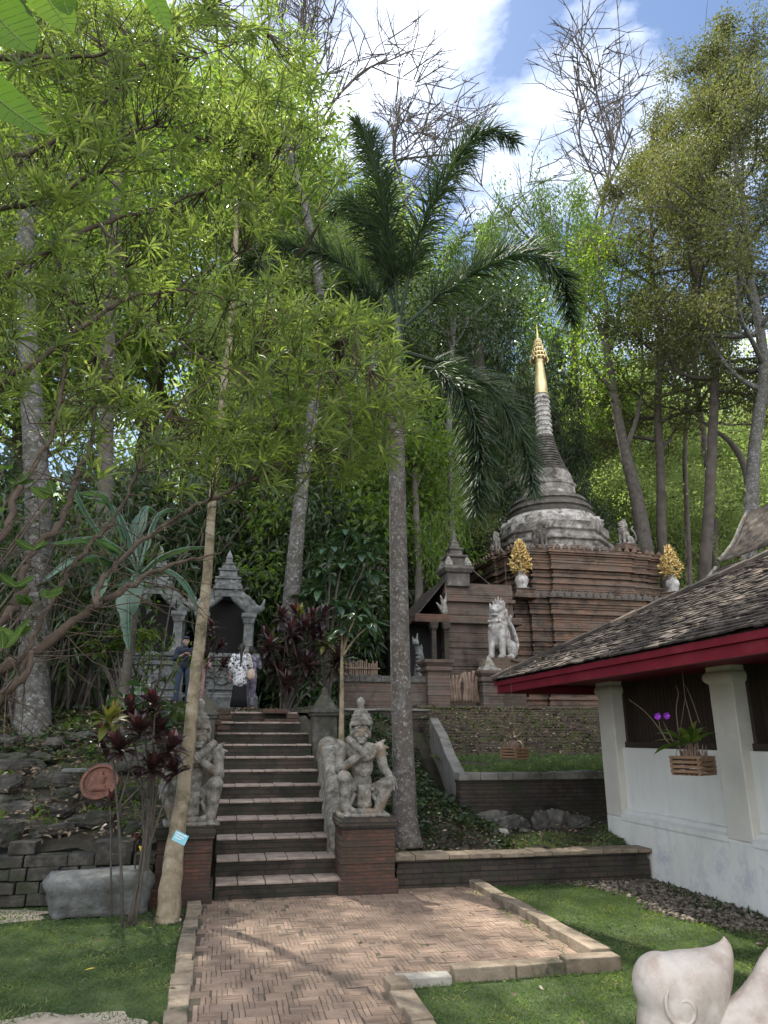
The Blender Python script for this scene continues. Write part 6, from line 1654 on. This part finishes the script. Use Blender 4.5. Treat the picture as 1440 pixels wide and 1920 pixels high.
hd = [(at(px, py, 16.8), (rg.normal() * .3, -.2, 1)) for px, py in ((395, 1180), (410, 1215), (388, 1235), (418, 1250), (400, 1205))]
ti_plant('dark leaved ti plants standing in front of the right shrine', (-.35, 16.8, 2.1), hd, L=.3, Wd=.07, stem_r=.014)

def leafy_plant(name, label, base_, heads, L, Wd, mat, nl=10, single=False, stem='bark_dark', stem_r=.02, droop=.8, cat='plant'):
    rg = np.random.default_rng(int(abs(base_[0] * 777))); base_ = np.asarray(base_, float); t = thing(name, label, cat, base_)
    ms = MB(); mb = MB()
    for c, up_ in heads:
        c = np.asarray(c) - base_; s0_ = c if ms.n == 0 else s0_
        if single and ms.n: ms.add(*tube(smoothpath([s0_ * .82, (s0_ * .9 + c) / 2 + np.array([0, 0, -.02]), c], 4), interp([stem_r * .6, stem_r * .3], 9), 6))
        else: ms.add(*tube(smoothpath([(0, 0, -.05), (c[0] * .3, c[1] * .3, c[2] * .55), c], 5), interp([stem_r * 1.4, stem_r, stem_r * .4], 11), 7))
        a = np.arange(nl) * 2.399 + rg.random() * 6; el = rg.uniform(-.3, .7, nl)
        D = np.stack([np.cos(a) * np.cos(el), np.sin(a) * np.cos(el), np.sin(el)], 1)
        P = np.tile(c, (nl, 1)) + D * L * .12
        V, F = blade(P, D, np.tile([0, 0, 1.0], (nl, 1)) + rg.normal(size=(nl, 3)) * .2, L * (.7 + .5 * rg.random(nl)), Wd * (.8 + .4 * rg.random(nl)), 5, droop)
        mb.add(V, F, perface(rg.random(nl), F, nl))
    ms.build('stem', MAT[stem], t, smooth=True); mb.build('leaves', MAT[mat], t, smooth=True); return t
rg = np.random.default_rng(9)
p = at(640, 1395, 11.2); leafy_plant('young_tree', 'thin pale stemmed young tree with a tuft of broad leaves beside the capped pillar', (p[0], 11.2, p[2] - .1), [(at(641, 1195, 11.2), (0, 0, 1)), (at(665, 1160, 11.1), (0, 0, 1)), (at(650, 1180, 11.3), (0, 0, 1)), (at(690, 1175, 11.2), (0, 0, 1))], .3, .11, 'leaf_glossy', 9, True, 'bark_pale', .034, cat='tree')
hd = [(at(px, py, 15.5 + rg.random()), (0, 0, 1)) for px, py in ((600, 1110), (640, 1060), (680, 1040), (650, 1000), (610, 1075), (695, 1080), (665, 1100), (575, 1130), (630, 1135), (705, 1020), (620, 1030), (660, 1140))]
leafy_plant('glossy_shrub', 'tall shrub with long drooping glossy dark leaves left of the palm trunk', (2.15, 15.9, 2.0), hd, .5, .16, 'leaf_glossy', 11, cat='shrub', droop=1.0)
hd = [(at(px, py, 7.9), (0, 0, 1)) for px, py in ((265, 1290), (232, 1310), (318, 1330), (300, 1350), (270, 1320))]
leafy_plant('young_tree', 'slender sapling with pale green broad leaves behind the tall dark red ti plant', (-.62, 8.0, -.02), hd, .2, .085, 'leaf_glossy', 8, stem_r=.01, droop=.6)
hd = [(at(px, py, 12.6), (0, 0, 1)) for px, py in ((215, 1190), (240, 1205), (262, 1190), (205, 1215), (185, 1225), (160, 1210), (140, 1180))]
leafy_plant('leafy_shrub', 'light green leafy shrub in front of the left shrine', (-1.6, 12.6, 1.7), hd, .24, .09, 'leaf_green', 14, cat='shrub')
# banana plant
bb = np.array([-1.48, 11.6, 1.55]); ban = thing('banana_plant', 'banana plant with large arching blue green leaves left of the stairs', 'banana plant', bb)
mb = MB(); c0 = at(262, 1085, 11.6) - bb; mb.add(*tube(smoothpath([(0, 0, -.2), (c0[0] * .5, 0, c0[2] * .5), c0], 6), interp([.085, .07, .04], 13), 10)); mb.build('stem', MAT['bark_dark'], ban, smooth=True)
for pts, wd, y1 in (([(266, 1080), (310, 1068), (350, 1095), (376, 1150)], .36, 12.7), ([(266, 1075), (300, 1045), (345, 1028), (388, 1026)], .26, 13.0), ([(258, 1075), (225, 1030), (170, 1008), (95, 1020)], .40, 12.6), ([(262, 1080), (248, 1085), (240, 1140), (242, 1225)], .36, 12.6), ([(258, 1070), (255, 1000), (275, 950), (325, 995)], .26, 13.4),
                    ([(262, 1065), (235, 985), (205, 945), (150, 930)], .3, 13.2), ([(255, 1070), (215, 960), (190, 925), (140, 925)], .3, 12.9), ([(262, 1070), (290, 975), (330, 955), (372, 990)], .2, 13.2), ([(256, 1078), (190, 1045), (130, 1050), (80, 1090)], .42, 12.4), ([(256, 1080), (215, 1060), (190, 1085), (178, 1130)], .34, 12.8), ([(255, 1070), (180, 990), (130, 900), (100, 860)], .3, 13.0)):
    S = smoothpath(path(pts, 11.6, y1 - 1.6) - bb, 7); m_ = len(S); tt = np.linspace(0, 1, m_)
    T = unit(np.gradient(S, axis=0)); sd_ = unit(np.cross(T, [0, 0, 1.0]) + np.array([0.15, 0, 0])); nn = np.cross(sd_, T)
    w = wd * .5 * np.clip(np.sin(np.clip(tt * .95 + .06, 0, 1) * math.pi), 0, 1) ** .6; w[tt < .12] *= .15
    ragged = 1 - .25 * (rng.random(m_) < .2)
    cols = [S + sd_ * (w * e * (ragged if abs(e) == 1 else 1))[:, None] - nn * (np.abs(e) * w * .28)[:, None] for e in (-1, -.5, 0, .5, 1)]
    V = np.stack(cols, 1).reshape(-1, 3); i_ = (np.arange(m_ - 1)[:, None] * 5 + np.arange(4)[None]).ravel()
    mb = MB(); mb.add(V, np.stack([i_, i_ + 1, i_ + 6, i_ + 5], 1), rng.random()); mb.add(*tube(S + nn * .01, interp([.03, .012, .004], m_), 5), var=.9); mb.build('leaf', MAT['leaf_banana'], ban, smooth=True)
# thickets of dark stems on the left bank
GT = 'thickets of dark stems on the left bank'
for k, (px, y, lab) in enumerate(((120, 13.4, 'thicket of dark upright stems behind the left bank, right of the thick grey trunk'), (0, 13.0, 'thicket of dark stems at the left edge behind the thick grey trunk'), (150, 14.6, 'thicket of dry stems left of the carved shrine'), (-110, 14, 'thicket of dark stems beyond the left edge'), (60, 15.5, 'thicket of dark stems farther back behind the thick grey trunk'))):
    b = np.array(ground_at(px, 1380, y)); rg = np.random.default_rng(500 + k); t = thing('stem_thicket', lab, 'thicket', b, 0, GT); mb = MB(); ml = MB(); n = 1500
    tops = []
    for q in range(44):
        x, yy = rg.normal() * .55, rg.normal() * .4; h = 1.2 + rg.random() * 2.6; e = np.array([x + rg.normal() * .5, yy + rg.normal() * .3, h])
        A = smoothpath([(x, yy, -.1), ((x + e[0]) / 2 + rg.normal() * .1, yy, h * .55), e], 4); mb.add(*tube(A, interp([.022, .014, .006], 9), 5)); tops += [A[-1], A[5], A[7]]
    C = np.array(tops); ck = rg.integers(len(C), size=n)
    V, F = leaves(C[ck] + rg.normal(size=(n, 3)) * .22, rdir(rg, n) + [0, 0, -.5], rdir(rg, n) + [0, 0, 1], .2 * (.6 + .7 * rg.random(n)), .06, .3); ml.add(V, F, np.repeat(rg.random(n), 2))
    mb.build('stems', MAT['bark_dark'], t, smooth=True); ml.build('foliage', MAT['leaf_dark' if k != 2 else 'leaf_green'], t)

# ---- hanging orchid baskets
def orchid(px, py, y, label, hang_z, s=1.0, flowers=False, nleaf=16, dry=False):
    c = at(px, py, y); t = thing('hanging_orchid', label, 'orchid basket', c)
    mb = MB(); w = .155 * s
    for k in range(4):
        z = -.075 * s + k * .042 * s
        for q in range(2):
            if k % 2 == 0 or True:
                mb.add(*xf(box(-w, w, -.009, .009, 0, .024 * s), (0, (q * 2 - 1) * w * .86, z), (0, 0, 0))); mb.add(*xf(box(-.009, .009, -w, w, 0, .024 * s), ((q * 2 - 1) * w * .86, 0, z + .02 * s), (0, 0, 0)))
    for q in range(6): mb.add(*box(-w * .85, w * .85, -w * .8 + q * w * .3, -w * .8 + q * w * .3 + .02, -.078 * s, -.066 * s))
    bk = mb.build('basket', MAT['basket_wood'], t); bk.rotation_euler = (0, 0, rad(28))
    rg = np.random.default_rng(int(px)); mb = MB()
    for q in range(46):
        a = rg.random() * 6.28; r_ = w * .8 * rg.random(); mb.add(*tube([(r_ * math.cos(a), r_ * math.sin(a), .0), (r_ * 1.15 * math.cos(a + .2), r_ * 1.15 * math.sin(a + .2), .09 * s), (r_ * 1.2 * math.cos(a + .3), r_ * 1.2 * math.sin(a + .3), (.13 + .08 * rg.random()) * s)], [.008 * s, .009 * s, .005 * s], 5))
    mb.build('canes', MAT['fence_wood'], t, smooth=True)
    n = nleaf; a = rg.random(n) * 6.28; el = rg.uniform(.1, 1.1, n); D = np.stack([np.cos(a) * np.cos(el), np.sin(a) * np.cos(el), np.sin(el)], 1)
    P = D * w * .5 + [0, 0, .17 * s]; V, F = blade(P, D, np.tile([0, 0, 1.], (n, 1)) + rg.normal(size=(n, 3)) * .2, (.31 if not dry else .2) * s * (.7 + .5 * rg.random(n)), (.062 if not dry else .02) * s, 5, .6); mb = MB(); mb.add(V, F, perface(rg.random(n), F, n)); mb.build('leaves', MAT['leaf_green' if not dry else 'leaf_dry'], t, smooth=True)
    mb = MB(); 
    for a in (.5, 2.6, 4.7): mb.add(*tube([(w * math.cos(a), w * math.sin(a), .05), (0, 0, .62 * s), (0, 0, hang_z - c[2])], .0025, 4))
    mb.build('wires', MAT['fence_wood'], t)
    if flowers:
        mb = MB(); Q = lambda x_, y_: at(x_, y_, y - .05) - c
        for pts in ([(1255, 1395), (1235, 1365), (1210, 1335), (1180, 1312)], [(1272, 1372), (1268, 1330), (1272, 1300), (1266, 1284)], [(1312, 1355), (1300, 1320), (1290, 1295), (1282, 1282)], [(1262, 1390), (1252, 1370), (1243, 1352)], [(1250, 1390), (1240, 1372), (1235, 1350)]):
            S = smoothpath([Q(*p_) for p_ in pts], 5); mb.add(*tube(S, interp([.005, .004, .002], len(S)), 5))
        mb.build('flower_stalks', MAT['leaf_dry'], t)
        for fx, fy in ((1231, 1342), (1248, 1341)):
            mb = MB(); c2 = Q(fx, fy); n = 6; a = np.arange(n) * 6.283 / n + .3; D = np.stack([np.cos(a), -.5 + 0 * a, np.sin(a) * .9 - .2], 1)
            V, F = blade(np.tile(c2, (n, 1)), D, np.tile([0, -1., .2], (n, 1)), .042, .03, 3, .5, np.array([.3, 1, .9, .2])); mb.add(V, F, np.tile(rng.random(n).repeat(3), 2)); mb.build('flower', MAT['purple'], t)
    return t
orchid(1300, 1437, 6.35, 'hanging orchid in a slatted wood basket with two purple flowers by the white wall', 2.2, .98, True, 18)
orchid(965, 1413, 9.6, 'hanging dry orchid in a small wood basket above the grass terrace', 4.0, .9, False, 16, True)

# ================================================================== ground stuff
rg = np.random.default_rng(900)
def grass_patch(name, x0, x1, y0, y1, dens, hgt, keep, z=None, mat='grass', wd=.006):
    n = int((x1 - x0) * (y1 - y0) * dens); X = rg.uniform(x0, x1, n); Y = rg.uniform(y0, y1, n); k = keep(X, Y); X, Y = X[k], Y[k]; n = len(X)
    Z = np.full(n, -.012) if z is None else z(X, Y)
    cl = .5 + .25 * np.sin(X * 5.1 + Y * 3.7) + .25 * np.sin(X * 11 - Y * 9)
    D = nrm(np.stack([rg.normal(size=n) * .55, rg.normal(size=n) * .55, np.full(n, .8)], 1)); N = rdir(rg, n)
    V, F = leaves(np.stack([X, Y, Z], 1), D, N, hgt * (.5 + .8 * rg.random(n)) * (.7 + .5 * cl), wd, .35)
    mb = MB(); mb.add(V, F, np.repeat(np.clip(cl * .5 + rg.random(n) * .55, 0, 1), 2)); return struct(mb.build(name, MAT[mat]), 'stuff')
nz = lambda X, Y, s=1.0: np.sin(X * 2.3 * s + 1.2 * Y) + np.sin(Y * 3.1 * s - X * 1.7) + .6 * np.sin(X * 7 + Y * 5)
grass_patch('lawn_grass', -3.8, -.235, 4.2, 8.35, 4200, .05, lambda X, Y: (((X + .92) / .46) ** 2 + ((Y - 4.98) / .36) ** 2 > .8 + .3 * nz(X, Y, 3) * .4) & ~((Y > 8.0) & (X > -1.55) & (X < -.55)) & (rg.random(len(X)) < .8 + .12 * nz(X, Y, 1.3) - .5 * ((Y > 7.6) & (X > -.9))))
gm = lambda X, Y: ((X > 1.32) & (Y < 5.44) & (X < 5.02)) | ((X > 2.95) & (Y >= 5.44) & (X < 5.02))
gravel_f = lambda X, Y: (X - 4.2) * .9 + (Y - 7) * .05 + .16 * nz(X, Y)
grass_patch('lawn_grass', 1.32, 5.02, 3.6, 8.5, 4200, .05, lambda X, Y: gm(X, Y) & (gravel_f(X, Y) < .35 * rg.random(len(X))) & (rg.random(len(X)) < .82 + .14 * nz(X, Y, 1.2)))
hz = lambda X, Y: hill(X, Y) + bumpy(X, Y)
grass_patch('bank_grass', 1.95, 5.3, 8.75, 10.3, 2600, .07, lambda X, Y: (nz(X, Y) > -.7 + .6 * (Y - 9)) & (X > 2.0 + .8 * (Y - 9)), hz, wd=.009)
grass_patch('terrace_grass', 3.55, 8.5, 10.62, 12.7, 1500, .11, lambda X, Y: nz(X, Y) > -1.4, lambda X, Y: 1.06 + (Y - 10.6) * .093, wd=.012)
grass_patch('bank_weeds', -4.0, -.3, 8.75, 13.5, 420, .12, lambda X, Y: nz(X, Y, 1.5) > .3, lambda X, Y: hz(X, Y) + .08, 'leaf_green', wd=.03)
grass_patch('kerb_weeds', 2.66, 2.79, 5.7, 8.4, 1500, .06, lambda X, Y: nz(X, Y, 2) > -.2, None, 'leaf_green', wd=.014)
grass_patch('wall_weeds', 4.2, 5.03, 6.0, 9.0, 900, .09, lambda X, Y: (X > 4.86 - .12 * np.abs(nz(X, Y, 2))), None, 'leaf_dark', wd=.02)
grass_patch('kerb_weeds', -.12, -.04, 4.5, 8.2, 900, .045, lambda X, Y: nz(X, Y, 2) > .2, None, 'leaf_green', wd=.012)
# creeping plants and dead leaves on the banks
def litter(name, x0, x1, y0, y1, n, z, mat, L, keep=None, lift=.02):
    X = rg.uniform(x0, x1, n); Y = rg.uniform(y0, y1, n)
    if keep is not None: k = keep(X, Y); X, Y = X[k], Y[k]
    n = len(X); P = np.stack([X, Y, z(X, Y) + lift * rg.random(n) + .004], 1)
    V, F = leaves(P, rdir(rg, n) * [1, 1, .25], nrm(rg.normal(size=(n, 3)) * .4 + [0, 0, 1]), L * (.5 + .8 * rg.random(n)), L * .45, .1); mb = MB(); mb.add(V, F, np.repeat(rg.random(n) ** 1.5, 2)); return struct(mb.build(name, MAT[mat]), 'stuff')
litter('ground_cover', 1.5, 3.5, 8.9, 14.4, 6500, hz, 'leaf_dark', .11, lambda X, Y: nz(X, Y) > -1.0, .09)
litter('leaf_litter', 1.5, 3.6, 8.9, 14.4, 3800, hz, 'leaf_dry', .06, None, .05)
litter('leaf_litter', 1.5, 3.6, 8.9, 14.4, 5200, hz, 'leaf_dark', .07, None, .07)
litter('leaf_litter', -4, -.3, 8.8, 14, 5200, lambda X, Y: hz(X, Y) + .09, 'leaf_dry', .085)
litter('ground_cover', -4.2, -.2, 10.5, 14.5, 3500, hz, 'leaf_dark', .13, None, .16)
litter('leaf_litter', 3.7, 7.5, 12.7, 14.7, 2600, lambda X, Y: 1.2 + (np.floor((Y - 12.7) / .135) * .135) * .46 + .065, 'leaf_dry', .075)
grass_patch('bank_weeds', 3.75, 7.5, 12.7, 14.7, 160, .1, lambda X, Y: nz(X, Y, 2) > .2, lambda X, Y: 1.2 + (Y - 12.7) * .46 + .05, 'leaf_green', wd=.02)
litter('leaf_litter', 2.0, 5.2, 8.8, 10.4, 1700, hz, 'leaf_dry', .055, None, .04)
litter('leaf_litter', -3.5, 5, 4.0, 8.3, 230, lambda X, Y: X * 0 + .014, 'leaf_dry', .045)
litter('lawn_weeds', -3.6, -.25, 4.3, 8.3, 260, lambda X, Y: X * 0 + .03, 'leaf_green', .05, lambda X, Y: nz(X, Y, 1.7) > .6, .02)
litter('lawn_weeds', 1.4, 4.6, 3.8, 8.4, 260, lambda X, Y: X * 0 + .03, 'leaf_green', .05, lambda X, Y: gm(X, Y) & (nz(X, Y, 1.7) > .6), .02)
litter('leaf_litter', -4, 2, 13, 20, 900, lambda X, Y: 1.985 + (Y - 13) / 7 * .285, 'leaf_dry', .09)
# pebbles along the white wall
ico, icf = ellips((0, 0, 0), (1, 1, .6), n=6); mb = MB(); n = 5200; X = rg.uniform(3.3, 5.03, n); Y = rg.uniform(4.6, 8.9, n); k = gravel_f(X, Y) > .0 + .1 * rg.normal(size=n); X, Y = X[k], Y[k]
for x, y in zip(X, Y):
    s = .014 + .02 * rg.random() ** 2; mb.add(*xf((ico * (1, .6 + .5 * rg.random(), .8), icf), (x, y, .004), rg.normal(size=3) * .4, s), var=rg.random())
struct(mb.build('gravel', MAT['pebble']), 'stuff')
